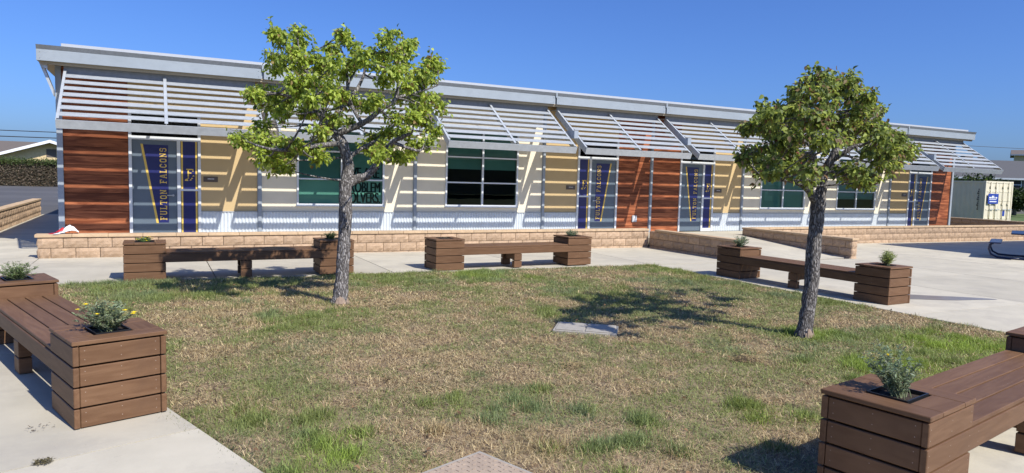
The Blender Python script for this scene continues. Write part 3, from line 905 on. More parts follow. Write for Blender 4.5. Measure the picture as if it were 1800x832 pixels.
def herb(label, bench, side, h, spread, nst, col, leaf=.02, flowers=0, per=26, straight=.4, narrow=.35, seed=1, droop=0.0, off=(0, 0), lean=(0, 0), cat='plant', bare=False):
    cx, cy, z, t = CENT[bench]
    u = (-PL / 2 + PA / 2) if side == 0 else (PL / 2 - PA / 2)
    X = cx + u * math.cos(t); Y = cy + u * math.sin(t)
    r = np.random.default_rng(seed)
    pz = z + .560; h *= .86; spread *= .84
    th = thing('potted_plant', label, cat, (X, Y, pz), t, 'small plants in the planter boxes')
    pot = MB(); a, b = .135, .112
    pot.box(-a, a, -b, b, -.12, -.03)
    for q in ((-a, a, -b, -b + .008), (-a, a, b - .008, b), (-a, -a + .008, -b + .0081, b - .0081), (a - .008, a, -b + .0081, b - .0081)):
        pot.box(q[0], q[1], q[2], q[3], -.0299, .035)
    pot.build('pot', M_pot, th)
    so = MB(); N_ = 6
    for i in range(N_):
        for j in range(N_):
            pass
    gx = np.linspace(-a + .009, a - .009, 9); gy = np.linspace(-b + .009, b - .009, 8)
    V = [(x, y, .008 + .008 * r.random()) for y in gy for x in gx]
    F = [(j * 9 + i, j * 9 + i + 1, (j + 1) * 9 + i + 1, (j + 1) * 9 + i) for j in range(7) for i in range(8)]
    link('soil', mesh('soil', V, F, M_soil), th)
    st = MB(); cen, dr, nr, ln, wd = [], [], [], [], []
    tips = []
    for k in range(nst):
        az = r.uniform(0, 2 * math.pi); rad = spread * math.sqrt(r.random())
        hh = h * r.uniform(.55, 1.0) * (1 - .35 * (rad / max(.01, spread)) ** 2)
        p0 = np.array([off[0] + r.normal(0, .025), off[1] + r.normal(0, .02), .01])
        p2 = np.array([off[0] + lean[0] * hh + rad * math.cos(az), off[1] + lean[1] * hh + rad * math.sin(az), hh])
        p1 = (p0 + p2) / 2 + np.array([r.normal(0, .02), r.normal(0, .02), hh * .12])
        pts = [(1 - s_) ** 2 * p0 + 2 * s_ * (1 - s_) * p1 + s_ * s_ * p2 for s_ in np.linspace(0, 1, 6)]
        st.tube([tuple(p) for p in pts], [.0028 - .0018 * i / 5 for i in range(6)], 4)
        tips.append(p2)
        m = 0 if bare else int(per * hh / h) + 3
        for q in range(m):
            s_ = r.uniform(.15, 1.0)
            p = (1 - s_) ** 2 * p0 + 2 * s_ * (1 - s_) * p1 + s_ * s_ * p2
            dd = r.normal(0, 1, 3); dd[2] = abs(dd[2]) * straight + .2 - droop
            cen.append(p); dr.append(dd); nr.append(r.normal(0, .4, 3) + (0, 0, 1)); ln.append(leaf * r.uniform(.6, 1.4)); wd.append(leaf * narrow * r.uniform(.7, 1.2))
    st.build('stems', M_stem, th)
    if cen:
        n = len(cen); c = np.array(col)[None] * (r.uniform(.65, 1.35, (n, 1))) * (1 + r.normal(0, .06, (n, 3)))
        V, F, C = leaf_quads(np.array(cen), np.array(dr), np.array(nr), np.array(ln), np.array(wd), np.clip(c, 0, 1))
        tag(colmesh('foliage', V, F, C, M_plant, th), kind='stuff')
    for k in range(flowers):
        p = tips[k % len(tips)] + np.array([0, 0, .004])
        fl = MB()
        for q in range(9):
            a0 = q * 2 * math.pi / 9
            d = Vector((math.cos(a0), math.sin(a0), .25)); s = Vector((-math.sin(a0), math.cos(a0), 0))
            P = Vector(p)
            fl.poly([P, P + d * .010 + s * .0055, P + d * .019 + s * .002, P + d * .019 - s * .002, P + d * .010 - s * .0055])
        fl.tube([tuple(Vector(p)), tuple(Vector(p) + Vector((0, 0, .008)))], .007, 7)
        fl.build('flower', M_yellow, th)
    return th
M_stem = mat('green_stem', (.16, .19, .09), .7)
GREYG, MIDG, DARKG, YELG = (.20, .26, .15), (.13, .22, .06), (.05, .10, .03), (.27, .33, .09)
herb('low plant with yellow blooms in the left planter of the bench behind the left tree', 0, 0, .12, .15, 46, MIDG, .028, 8, 16, seed=3, off=(.0, .0))
herb('dark green bushy plant in the planter partly behind the left trunk', 0, 1, .20, .15, 44, DARKG, .024, 0, 30, seed=4, off=(-.06, 0))
herb('withered plant with bare dry stems, left planter of the middle bench', 1, 0, .06, .10, 14, (.22, .17, .09), .018, 0, 5, seed=5)
herb('round grey green plant in the right planter of the middle bench', 1, 1, .20, .19, 56, GREYG, .026, 0, 26, seed=6, off=(-.03, 0))
herb('grey green bush in the far planter of the bench near the ramp', 2, 0, .30, .24, 60, GREYG, .030, 0, 30, seed=7)
herb('pale feathery grass-like plant with a small sprig, planter beside the wet stain', 2, 1, .32, .15, 60, YELG, .055, 0, 22, narrow=.14, seed=8, off=(.02, .05))
herb('grey green shrub with yellow flowers on thin stalks, nearest planter at left', 3, 0, .30, .27, 70, (.22, .27, .15), .028, 6, 34, seed=9)
herb('light green feathery plant in the far left planter cut by the frame', 3, 1, .24, .24, 70, (.16, .22, .08), .032, 0, 26, narrow=.2, seed=10)
herb('tall wispy grey plant with one yellow flower, nearest planter at right', 4, 0, .40, .20, 50, GREYG, .026, 1, 36, seed=11, lean=(-.15, .2))

# ------------------------------------------------------------------ the two trees
CLUMPS_A = [[-0.76,0.01,3.51],[-0.43,0.61,3.61],[-0.88,-0.18,3.53],[-0.48,0.42,3.71],[-0.65,-0.29,3.27],[-0.76,-0.11,3.22],[-0.43,0.59,3.28],[-0.4,-0.17,3.27],[-0.12,0.09,3.48],[-0.3,-0.95,3.13],[0.14,0.54,3.23],[-0.24,0.08,3.14],[-0.26,-0.37,2.92],[0.19,0.46,3.7],[-0.06,-0.28,3.63],[0.18,-0.08,3.47],[0.11,-0.71,3.25],[0.4,-0.17,3.43],[0.48,-0.42,3.56],[0.56,-0.28,3.68],[0.74,0.43,3.53],[0.65,-0.35,3.41],[0.91,-0.02,3.58],[1.13,0.49,3.74],[1.1,0.71,3.56],[0.68,0.43,3.37],[0.97,0.07,3.25],[1.03,-0.31,3.23],[1.2,-0.27,3.38],[1.49,0.28,3.43],[1.15,0.02,3.11],[0.72,-0.69,2.95],[1.33,0.15,3.22],[0.78,0.57,3.17],[0.92,0.22,2.91],[1.34,0.71,2.96],[1.08,-0.62,2.82],[1.46,0.03,2.78],[0.75,-0.08,2.57],[0.75,-0.78,2.52],[1.31,0.21,2.57],[1.52,0.37,2.44],[0.73,0.19,2.38],[0.74,-0.44,2.35],[0.67,0.7,2.3],[0.63,0.02,2.17],[0.82,0.02,2.02],[1.09,0.35,2.04],[1.11,-0.41,2.25],[0.55,0.65,2.18],[0.47,0.41,2.74],[0.38,0.66,2.83],[0.27,-0.68,2.73],[-0.95,0.41,2.82],[-1.19,-0.27,2.74],[-1.17,-0.45,2.68],[-0.79,0.58,2.83],[-0.61,0.67,2.85],[-0.83,0.59,2.66],[-0.79,-0.05,2.52],[-0.64,-0.46,2.76],[-0.62,-1.06,2.64],[-0.23,0.32,2.78],[-0.4,0.46,2.6],[-0.22,0.73,2.66],[-0.69,-0.41,2.92],[-0.53,-0.58,2.94],[-0.67,0.26,2.69],[-0.79,0.43,3.2],[-0.82,0.49,3.35],[-0.31,-0.79,2.76],[0.0,-0.04,2.83],[0.23,0.91,2.81],[-0.12,-0.18,2.51],[-0.16,0.2,2.48],[-0.48,-1.02,2.26],[-0.17,0.36,2.21],[0.38,0.95,2.53],[-1.0,0.38,2.34],[-1.18,0.2,2.16],[-1.13,0.09,2.16],[-1.02,-0.29,2.13],[-0.82,0.34,2.06],[-0.83,-0.46,2.13],[-0.61,0.51,2.02],[-1.04,-0.28,1.94],[-0.77,0.36,1.92],[-0.68,-0.6,2.09],[-0.41,-0.24,2.06],[-0.36,-0.33,1.95],[-0.92,0.12,1.86],[-1.33,-0.17,2.14],[-0.78,-0.11,1.82],[0.25,-0.92,2.03],[0.93,-0.35,2.17],[1.1,-0.13,2.72],[0.51,-0.74,3.11],[0.22,0.27,3.33],[-0.28,-0.23,3.23]]
CLUMPS_B = [[-0.45,-0.37,3.07],[-0.33,-0.29,3.12],[0.42,0.5,3.22],[-1.09,-0.7,2.86],[-0.17,0.18,2.97],[0.4,0.42,3.09],[-0.55,-0.54,2.96],[-1.01,-0.89,2.75],[-0.91,-0.44,2.73],[0.18,0.32,2.89],[0.45,0.12,3.04],[-0.31,-0.58,2.98],[0.33,-0.1,3.18],[0.87,0.25,3.24],[0.42,-0.13,3.02],[0.82,0.26,2.98],[1.5,0.99,3.02],[0.51,0.4,2.84],[0.46,-0.19,2.94],[0.18,-0.51,2.91],[0.4,-0.29,2.81],[0.98,0.02,2.83],[2.02,0.65,2.98],[1.75,0.5,2.84],[0.19,-0.38,2.68],[1.63,0.92,2.88],[-0.58,-0.06,2.68],[0.06,0.41,2.69],[-1.19,-0.86,2.52],[-1.49,-0.69,2.56],[-1.35,-0.52,2.54],[-0.19,0.61,2.83],[-0.25,0.34,2.76],[0.31,0.72,2.64],[-0.35,0.28,2.53],[-1.03,-0.16,2.48],[-0.99,0.02,2.48],[-1.03,0.11,2.46],[-0.04,0.67,2.51],[-0.44,-0.14,2.5],[1.01,0.89,2.66],[0.54,0.26,2.63],[1.36,0.74,2.62],[0.64,-0.0,2.58],[1.36,0.4,2.69],[0.51,-0.32,2.55],[1.23,0.04,2.62],[0.64,-0.47,2.47],[0.13,-0.73,2.39],[0.53,-0.65,2.4],[1.96,0.22,2.41],[1.34,-0.06,2.35],[2.19,0.7,2.44],[2.11,0.22,2.35],[1.56,-0.1,2.29],[2.27,0.94,2.55],[1.04,0.19,2.45],[1.93,0.4,2.26],[0.95,-0.16,2.24],[0.91,-0.37,2.1],[0.55,-0.5,2.08],[0.1,-0.62,2.21],[0.84,0.23,2.44],[-0.82,-0.88,2.3],[-1.27,-1.1,2.26],[0.73,0.75,2.48],[-1.37,-0.87,2.3],[-0.65,-0.1,2.36],[-0.5,-0.02,2.24],[-0.38,0.23,2.21],[-0.76,0.01,2.23],[-0.28,0.63,2.21],[-0.83,0.26,2.14],[-1.08,0.06,2.09],[-0.33,0.22,2.1],[-0.37,0.01,2.17],[0.84,0.96,2.15],[-1.22,-0.44,2.02],[-0.6,0.27,2.07],[-0.83,0.06,1.94],[-1.43,-0.66,1.91],[-0.91,-0.36,1.96],[0.6,0.83,2.05],[0.59,0.61,2.18],[-1.25,-0.96,1.93],[0.07,-0.39,1.97],[-0.43,-0.89,1.94],[1.69,0.53,1.95],[0.23,-0.57,1.88],[-0.01,-0.67,1.84],[1.8,0.81,1.88],[0.32,-0.11,1.98],[-0.5,-0.33,1.86],[-1.23,-1.01,2.49],[-0.15,-0.25,2.64],[-0.67,-0.28,2.68],[0.4,0.05,2.67],[0.29,-0.75,2.22]]
LIMBS_A = [[[[0.0,0.0,-0.023],[0.028,0.0,0.333],[0.048,0.0,0.719],[0.067,0.0,1.142],[0.064,0.0,1.486],[0.071,0.0,1.653]],0.15,0.105],[[[0.071,0.0,1.623],[0.104,0.02,1.867],[0.041,0.05,2.13],[-0.059,0.05,2.283],[-0.142,0.05,2.375]],0.1,0.07],[[[-0.059,0.05,2.268],[0.138,-0.1,2.361],[0.308,-0.2,2.463],[0.468,-0.25,2.611],[0.652,-0.3,2.77],[0.693,-0.3,3.181],[0.698,-0.3,3.344]],0.06,0.02],[[[0.238,-0.15,2.424],[0.163,0.1,2.669],[0.164,0.3,2.954],[0.313,0.4,3.21]],0.035,0.015],[[[-0.142,0.05,2.375],[-0.273,0.1,2.563],[-0.264,0.15,2.828],[-0.402,0.2,3.043],[-0.476,0.2,3.293]],0.06,0.018],[[[-0.104,0.05,2.348],[0.135,0.4,2.69],[0.367,0.6,2.954],[0.497,0.7,3.233],[0.437,0.7,3.435]],0.045,0.015],[[[0.191,0.4,2.694],[0.178,0.5,3.28],[0.05,0.5,3.545]],0.03,0.012],[[[0.003,0.05,2.151],[-0.423,-0.3,2.084],[-0.687,-0.5,2.025],[-0.934,-0.6,2.012],[-1.139,-0.6,2.056]],0.045,0.015],[[[0.071,0.0,1.6],[0.209,0.0,1.679],[0.327,-0.05,1.721],[0.444,-0.1,1.855],[0.491,-0.2,1.985],[0.583,-0.4,2.179],[0.748,-0.6,2.291]],0.085,0.03],[[[0.099,0.0,1.957],[0.351,0.2,2.117],[0.652,0.5,2.252],[1.008,0.7,2.528],[1.305,0.8,2.679]],0.04,0.015],[[[0.583,-0.4,2.179],[0.903,-0.5,2.079],[0.981,-0.5,2.158]],0.03,0.012],[[[0.652,-0.3,2.77],[1.035,-0.2,2.899],[1.28,-0.2,2.997]],0.025,0.01],[[[-0.273,0.1,2.563],[-0.652,0.0,2.71],[-1.01,-0.1,2.743]],0.03,0.012],[[[-0.366,0.2,3.009],[-0.637,0.1,3.298],[-0.758,0.0,3.482]],0.025,0.008]]
LIMBS_B = [[[[0.002,0.0,-0.028],[0.054,0.0,0.35],[0.081,0.0,0.688],[0.082,0.0,1.092],[0.102,0.0,1.392],[0.105,0.0,1.658]],0.15,0.125],[[[0.097,0.0,1.545],[-0.043,0.0,1.716],[-0.027,0.0,1.854],[0.004,0.0,2.025],[-0.026,0.0,2.148],[0.058,0.1,2.233],[0.025,0.2,2.314],[0.017,0.3,2.424]],0.075,0.02],[[[0.109,0.0,1.625],[0.154,0.0,1.759],[0.159,0.0,1.905],[0.172,-0.05,2.031],[0.201,-0.1,2.169],[0.22,-0.1,2.274],[0.02,-0.15,2.397],[-0.186,-0.2,2.44],[-0.45,-0.3,2.511],[-0.613,-0.3,2.663]],0.105,0.025],[[[0.206,-0.05,2.071],[0.209,-0.2,2.154],[0.3,-0.3,2.246],[0.484,-0.4,2.264],[0.808,-0.4,2.241]],0.055,0.018],[[[-0.041,0.0,1.689],[-0.316,-0.1,1.784],[-0.597,-0.2,1.824],[-0.865,-0.3,1.831],[-1.048,-0.3,1.815]],0.045,0.015],[[[0.207,-0.1,2.208],[0.559,0.1,2.445],[0.891,0.3,2.754],[0.939,0.4,3.047]],0.045,0.012],[[[-0.109,-0.2,2.407],[0.107,0.0,2.741],[0.109,0.1,3.011]],0.035,0.012],[[[0.025,0.2,2.314],[-0.596,0.0,2.376],[-1.074,-0.2,2.43]],0.03,0.01],[[[-0.055,0.0,2.147],[-0.247,0.3,2.197],[-0.493,0.5,2.151]],0.03,0.01],[[[0.186,0.0,1.925],[0.967,0.3,2.017],[1.435,0.4,1.958]],0.035,0.01],[[[0.613,0.1,2.414],[1.061,0.1,2.612],[1.259,0.1,2.765]],0.03,0.01]]

def make_tree(label, base, limbs, clumps, barkm, leafcols, nleaf, crad, lsize, seed, droop, thick, shrink=.06):
    bz = g(base[0], base[1])
    clumps = [(c[0] * .96, c[1], c[2] - max(0, c[2] - 1.9) * shrink) for c in clumps]
    th = thing('pear_tree', label, 'tree', (base[0], base[1], bz), 0, 'young pear trees on the lawn')
    r = np.random.default_rng(seed)
    mb = MB()
    segpts = []
    for li, (path, r0, r1) in enumerate(limbs):
        r0, r1 = r0 * (thick[0] if li == 0 else thick[2]), r1 * (thick[1] if li == 0 else max(.75, thick[2]))
        P = [np.array(p) for p in path]
        # resample with catmull-rom
        Q = []
        for i in range(len(P) - 1):
            a = P[max(i - 1, 0)]; b = P[i]; c = P[i + 1]; d = P[min(i + 2, len(P) - 1)]
            for s in np.linspace(0, 1, 6)[:-1]:
                Q.append(.5 * ((2 * b) + (-a + c) * s + (2 * a - 5 * b + 4 * c - d) * s * s + (-a + 3 * b - 3 * c + d) * s ** 3))
        Q.append(P[-1])
        n = len(Q); rad = []
        for i in range(n):
            s = i / (n - 1); w = r0 + (r1 - r0) * s
            if li == 0:
                w *= 1 + .62 * math.exp(-s * 16) + .10 * math.exp(-((s - .98) / .08) ** 2)
            rad.append(w * (1 + r.normal(0, .035)))
        nb = 20 if li == 0 else 12
        b0 = len(mb.v); mb.tube([tuple(q) for q in Q], rad, nb)
        for i in range(b0, len(mb.v)):      # knobbly bark outline
            v = np.array(mb.v[i]); ring = (i - b0) // nb
            cpt = Q[min(ring, n - 1)]; k = 1 + r.normal(0, .045)
            mb.v[i] = tuple(cpt + (v - cpt) * k)
        for i in range(n):
            if li > 0 or i > n * .75: segpts.append((Q[i], rad[i]))
    sp = np.array([p for p, _ in segpts]); sr = np.array([q for _, q in segpts])
    tw = []
    for c in clumps:
        c = np.array(c); d = np.linalg.norm(sp - c, axis=1) + (sp[:, 2] > c[2] + .1) * .4
        i = int(np.argmin(d)); a = sp[i]
        mid = (a + c) / 2 + r.normal(0, .05, 3) - np.array([0, 0, .04])
        pts = [(1 - s) ** 2 * a + 2 * s * (1 - s) * mid + s * s * c for s in np.linspace(0, 1, 6)]
        rr_ = min(sr[i] * .8, .016)
        mb.tube([tuple(p) for p in pts], [rr_ + (.004 - rr_) * k / 5 for k in range(6)], 6)
        for k in range(4):
            e = c + r.normal(0, crad * .75, 3); tw.append((pts[4], e))
            mb.tube([tuple(pts[3 + k % 2]), tuple((pts[4] + e) / 2 + r.normal(0, .02, 3)), tuple(e)], [.005, .0035, .002], 4)
    zs_ = np.array([c[2] for c in clumps]); hi = np.percentile(zs_, 55)
    for c in clumps:
        for k in range(1):
            out = np.array([c[0], c[1] * .6, 0]); out = out / (np.linalg.norm(out) + 1e-6)
            e = np.array(c) + (np.array([0, 0, 1.0]) * r.uniform(.3, 1.0) * (1 if c[2] > hi else .2) + out * r.uniform(.2, .9) + r.normal(0, .25, 3)) * r.uniform(.07, .20)
            mid = (np.array(c) + e) / 2 + r.normal(0, .015, 3)
            mb.tube([tuple(c), tuple(mid), tuple(e)], [.004, .003, .0015], 4)
            tw.append((np.array(c), e)); tw.append((mid, e))
    tr = mb.build('trunk', barkm, th, smooth=True)
    # leaves
    cen, dr, nr = [], [], []
    for ci, c in enumerate(clumps):
        c = np.array(c); m = int(nleaf * r.uniform(.55, 1.35))
        ax = np.array([1, 1, .8]) * crad * r.uniform(.75, 1.25)
        q = r.normal(0, 1, (m, 3)); q /= np.linalg.norm(q, axis=1, keepdims=True)
        p = c + q * (r.random((m, 1)) ** .55) * ax * np.where(r.random((m, 1)) < .22, 1.75, 1.2)
        cen.append(p)
        d = q * .8 + r.normal(0, .6, (m, 3)); d[:, 2] -= droop; dr.append(d)
        nn = r.normal(0, .55, (m, 3)); nn[:, 2] += .7; nn[:, 1] -= .25; nr.append(nn)
    for a, e in tw:
        m = 7; s = r.uniform(.3, 1.05, (m, 1)); p = a + (e - a) * s + r.normal(0, .015, (m, 3))
        cen.append(p); d = r.normal(0, .8, (m, 3)); d[:, 2] -= droop; dr.append(d)
        nn = r.normal(0, .55, (m, 3)); nn[:, 2] += .7; nr.append(nn)
    cen = np.concatenate(cen); dr = np.concatenate(dr); nr = np.concatenate(nr); n = len(cen)
    pick = r.random(n); cc = np.empty((n, 3)); acc = 0
    for wgt, col in leafcols:
        msk = (pick >= acc) & (pick < acc + wgt); cc[msk] = col; acc += wgt
    cc[pick >= acc] = leafcols[0][1]
    cc *= r.uniform(.72, 1.3, (n, 1))
    V, F, C = leaf_quads(cen, dr, nr, lsize * r.uniform(.7, 1.25, n), lsize * .62 * r.uniform(.75, 1.15, n), cc)
    tag(colmesh('crown', V, F, C, M_leaf, th), kind='stuff')
    # pale scar of stripped bark at the foot
    sc = MB(); r0 = limbs[0][1] * thick[0]
    for (a0, a1, z0, z1, nn_) in ((-2.25, -1.15, .0, .13, 7), (-1.0, -.5, .0, .09, 4)):
        ring = []
        for k in range(nn_ + 1):
            a = a0 + (a1 - a0) * k / nn_
            top = z1 * (1 - .5 * abs(2 * k / nn_ - 1)) * r.uniform(.8, 1.15)
            ring.append((a, top))
        for k in range(nn_):
            (aa, ta), (ab, tb) = ring[k], ring[k + 1]
            f0, f1 = r0 * 1.68, r0 * 1.30
            sc.poly([(math.cos(aa) * f0, math.sin(aa) * f0, 0), (math.cos(ab) * f0, math.sin(ab) * f0, 0), (math.cos(ab) * f1, math.sin(ab) * f1, tb), (math.cos(aa) * f1, math.sin(aa) * f1, ta)])
    sc.build('bark_scar', M_scar, th)
    return th
M_scar = mat('bare_wood', (.27, .20, .15), .9, 0, var=.25, vscale=20, bump=.4, bscale=50)
make_tree('bright green pear tree with open spreading crown in front of the lettered window', (3.821, -7.737), LIMBS_A, CLUMPS_A, M_barka,
          [(.45, (.29, .38, .045)), (.18, (.13, .20, .03)), (.32, (.41, .49, .085)), (.05, (.25, .18, .06))], 150, .096, .060, 21, .75, (.60, .76, .80))
make_tree('darker pear tree with a dense rounded crown and some reddish leaves', (8.406, -11.456), LIMBS_B, CLUMPS_B, M_barkb,
          [(.40, (.18, .235, .042)), (.20, (.095, .135, .03)), (.27, (.30, .36, .065)), (.115, (.20, .135, .06)), (.010, (.20, .05, .03))], 84, .088, .060, 22, .8, (.52, .64, .60), .13)

# ------------------------------------------------------------------ lawn
def vnoise(x, y, sc, seed):
    r = np.random.default_rng(seed); T = r.random((64, 64))
    u = np.asarray(x) / sc + 100; v = np.asarray(y) / sc + 100
    i = np.floor(u).astype(int); j = np.floor(v).astype(int); fu = u - i; fv = v - j
    fu = fu * fu * (3 - 2 * fu); fv = fv * fv * (3 - 2 * fv)
    a = T[i % 64, j % 64]; b = T[(i + 1) % 64, j % 64]; c = T[i % 64, (j + 1) % 64]; d = T[(i + 1) % 64, (j + 1) % 64]
    return (a * (1 - fu) + b * fu) * (1 - fv) + (c * (1 - fu) + d * fu) * fv
def fbm(x, y, sc, seed): return (vnoise(x, y, sc, seed) + .5 * vnoise(x, y, sc / 2.1, seed + 1) + .25 * vnoise(x, y, sc / 4.3, seed + 2)) / 1.75
def inside(x, y, m=0.0):
    return (y < LB - m) & (x < 11.25 - m) & (x > -0.49 - .3333 * (y - LB) + m * 1.05) & (y > -14.41 + .184 * (x - 5.03) + m)
def edge_dip(x, y):
    x = np.asarray(x, float); y = np.asarray(y, float)
    d = np.minimum(np.minimum(LB - y, 11.25 - x), np.minimum((x + .49 + .3333 * (y - LB)) * .9487, (y + 14.41 - .184 * (x - 5.03)) * .9835))
    return np.clip(1 - d / .07, 0, 1)
def cover_dip(x, y):
    x = np.asarray(x, float); y = np.asarray(y, float); o = np.zeros(np.broadcast(x, y).shape)
    for cx, cy, a, hx_, hy_ in ((6.16, -10.23, R(-38.5), .40, .27), (3.249, -13.576, R(20), .33, .33)):
        u_ = (x - cx) * math.cos(a) + (y - cy) * math.sin(a); v_ = -(x - cx) * math.sin(a) + (y - cy) * math.cos(a)
        d = np.maximum(np.abs(u_) - hx_, np.abs(v_) - hy_); o = np.maximum(o, np.clip(1 - d / .05, 0, 1))
    return o
def lawn_z(x, y): return -.228 - .005 * x - .002 * y + .022 * (fbm(x, y, .9, 40) - .5) + .020 * (fbm(x, y, .2, 44) - .5) - .008 - .035 * edge_dip(x, y) - .03 * cover_dip(x, y)
nx, ny = 260, 200
gx = np.linspace(0, 1, nx); gy = np.linspace(0, 1, ny)
V, F = [], []
A0, B0, C0, D0 = [np.array(p) for p in (LAWN[3], LAWN[2], LAWN[1], LAWN[0])]
uu, vv = np.meshgrid(gx, gy)
PX = (A0[0] * (1 - uu) + B0[0] * uu) * (1 - vv) + (D0[0] * (1 - uu) + C0[0] * uu) * vv
PY = (A0[1] * (1 - uu) + B0[1] * uu) * (1 - vv) + (D0[1] * (1 - uu) + C0[1] * uu) * vv
PZ = lawn_z(PX, PY)
V = np.stack([PX.ravel(), PY.ravel(), PZ.ravel()], 1)
i, j = np.meshgrid(np.arange(nx - 1), np.arange(ny - 1)); a = (j * nx + i).ravel()
F = np.stack([a, a + 1, a + nx + 1, a + nx], 1)
lo = link('lawn', mesh('lawn', V.tolist(), F.tolist(), M_dirt, True)); tag(lo, kind='structure')
# lush spots (x, y, radius, strength, 1 = vivid green)
LUSH = [(2.05, -11.94, .55, .8, .1), (2.57, -12.97, .5, 1., .8), (4.19, -12.45, .45, .9, .4), (4.82, -13.25, .4, .9, .35), (5.66, -13.52, .5, .8, .5), (7.97, -12.82, .8, 1., .9),
        (8.6, -11.45, .55, .9, .9), (9.71, -12.45, .9, 1., .9), (10.5, -12.9, .8, 1., .9), (7.0, -5.7, 1.0, .9, .6), (4.05, -13.54, .5, .8, .3), (1.3, -5.6, 1.2, .7, .2), (10.9, -5.8, .9, .7, .4),
        (11.0, -9.5, .8, .6, .2), (3.1, -8.6, .8, .6, .2), (2.4, -6.6, 1.2, .6, .15), (6.2, -9.3, .5, .6, .2), (3.63, -12.3, .3, .6, .2), (10.3, -7.2, .9, .55, .2), (8.0, -7.8, 1.0, .4, .3),(5.0, -5.6, .9, .6, .2)]
def lush(x, y):
    l = np.zeros_like(x); vv_ = np.zeros_like(x)
    for (cx, cy, rr_, s, viv) in LUSH:
        d = ((x - cx) ** 2 + (y - cy) ** 2) / rr_ ** 2
        w = s * np.exp(-d * 1.2); vv_ = np.maximum(vv_, w * viv); l = np.maximum(l, w)
    return l, vv_
def blades(name, x, y, hgt, wid, lean, cols, label_kind='stuff', parent=None):
    n = len(x); r = RNG
    az = r.uniform(0, 2 * np.pi, n); la = r.uniform(0, 2 * np.pi, n)
    z = lawn_z(x, y) - .004
    dx, dy = np.cos(az) * wid / 2, np.sin(az) * wid / 2
    lx, ly = np.cos(la) * lean * hgt, np.sin(la) * lean * hgt
    hz = hgt * np.sqrt(np.clip(1 - np.minimum(lean, .98) ** 2, .03, 1))
    p0 = np.stack([x - dx, y - dy, z], 1); p1 = np.stack([x + dx, y + dy, z], 1)
    m0 = np.stack([x - dx * .75 + lx * .4, y - dy * .75 + ly * .4, z + hz * .6], 1); m1 = np.stack([x + dx * .75 + lx * .4, y + dy * .75 + ly * .4, z + hz * .6], 1)
    tp = np.stack([x + lx, y + ly, z + hz], 1)
    V = np.stack([p0, p1, m1, m0, tp], 1).reshape(-1, 3)
    b = (np.arange(n) * 5)[:, None]
    T = np.array([(0, 1, 2), (0, 2, 3), (3, 2, 4)])
    F = (b[:, None, :] + T[None]).reshape(-1, 3)
    C = np.repeat(cols, 5, axis=0)
    return tag(colmesh(name, V, F, C, M_grass), kind='stuff')
def scatter(n, dens):
    xs_, ys_ = [], []
    tot = 0
    while tot < n:
        x = RNG.uniform(-.6, 11.3, n * 2); y = RNG.uniform(-15.2, LB, n * 2)
        d2 = (x - CAM_POS.x) ** 2 + (y - CAM_POS.y) ** 2
        # camera frustum fans out: keep what can be seen and thin with distance
        ok = inside(x, y, .0) & (cover_dip(x, y) < .9) & (RNG.random(len(x)) < dens(x, y, np.sqrt(d2)))
        xs_.append(x[ok]); ys_.append(y[ok]); tot += ok.sum()
    return np.concatenate(xs_)[:n], np.concatenate(ys_)[:n]
GREEN = np.array([.20, .235, .070]); VIVID = np.array([.29, .40, .05]); BLUEG = np.array([.18, .23, .115]); STRAW = np.array([.52, .42, .215]); BROWN = np.array([.28, .20, .115])
def grass_cols(x, y, green_bias=0.0):
    n = len(x); l, viv = lush(x, y)
    gp_ = np.clip((fbm(x, y, 1.1, 60) - .47) * 2.6 + (fbm(x, y, .32, 64) - .47) * 2.8 + .48 + l * .9 + green_bias + RNG.normal(0, .22, n), 0, 1)
    pick = RNG.random(n) < gp_
    gcol = GREEN[None] * (1 - viv[:, None]) + VIVID[None] * viv[:, None]
    bl = np.clip((fbm(x, y, .7, 70) - .45) * 3, 0, 1)[:, None] * (1 - viv[:, None])
    gcol = gcol * (1 - bl) + BLUEG[None] * bl
    mixb = RNG.random((n, 1)); dcol = STRAW[None] * (1 - mixb * .7) + BROWN[None] * mixb * .7
    c = np.where(pick[:, None], gcol, dcol) * RNG.uniform(.55, 1.45, (n, 1))
    return np.clip(c, 0, 1), l
def dens_main(x, y, d): return np.clip(6.0 / np.maximum(d, 4), .25, 1) * (.55 + .45 * fbm(x, y, .35, 80) * 2)
x, y = scatter(290000, dens_main)
c, l = grass_cols(x, y)
dist = np.hypot(x - CAM_POS.x, y - CAM_POS.y)
h = RNG.uniform(.012, .040, len(x)) * (1 + .8 * l) * (.35 + 1.7 * fbm(x, y, .16, 120) ** 1.5 * 1.6) ; w = RNG.uniform(.0026, .0050, len(x)) * np.clip(dist / 6, .8, 1.9)
blades('short_grass', x, y, h, w, RNG.uniform(.35, .97, len(x)), c)
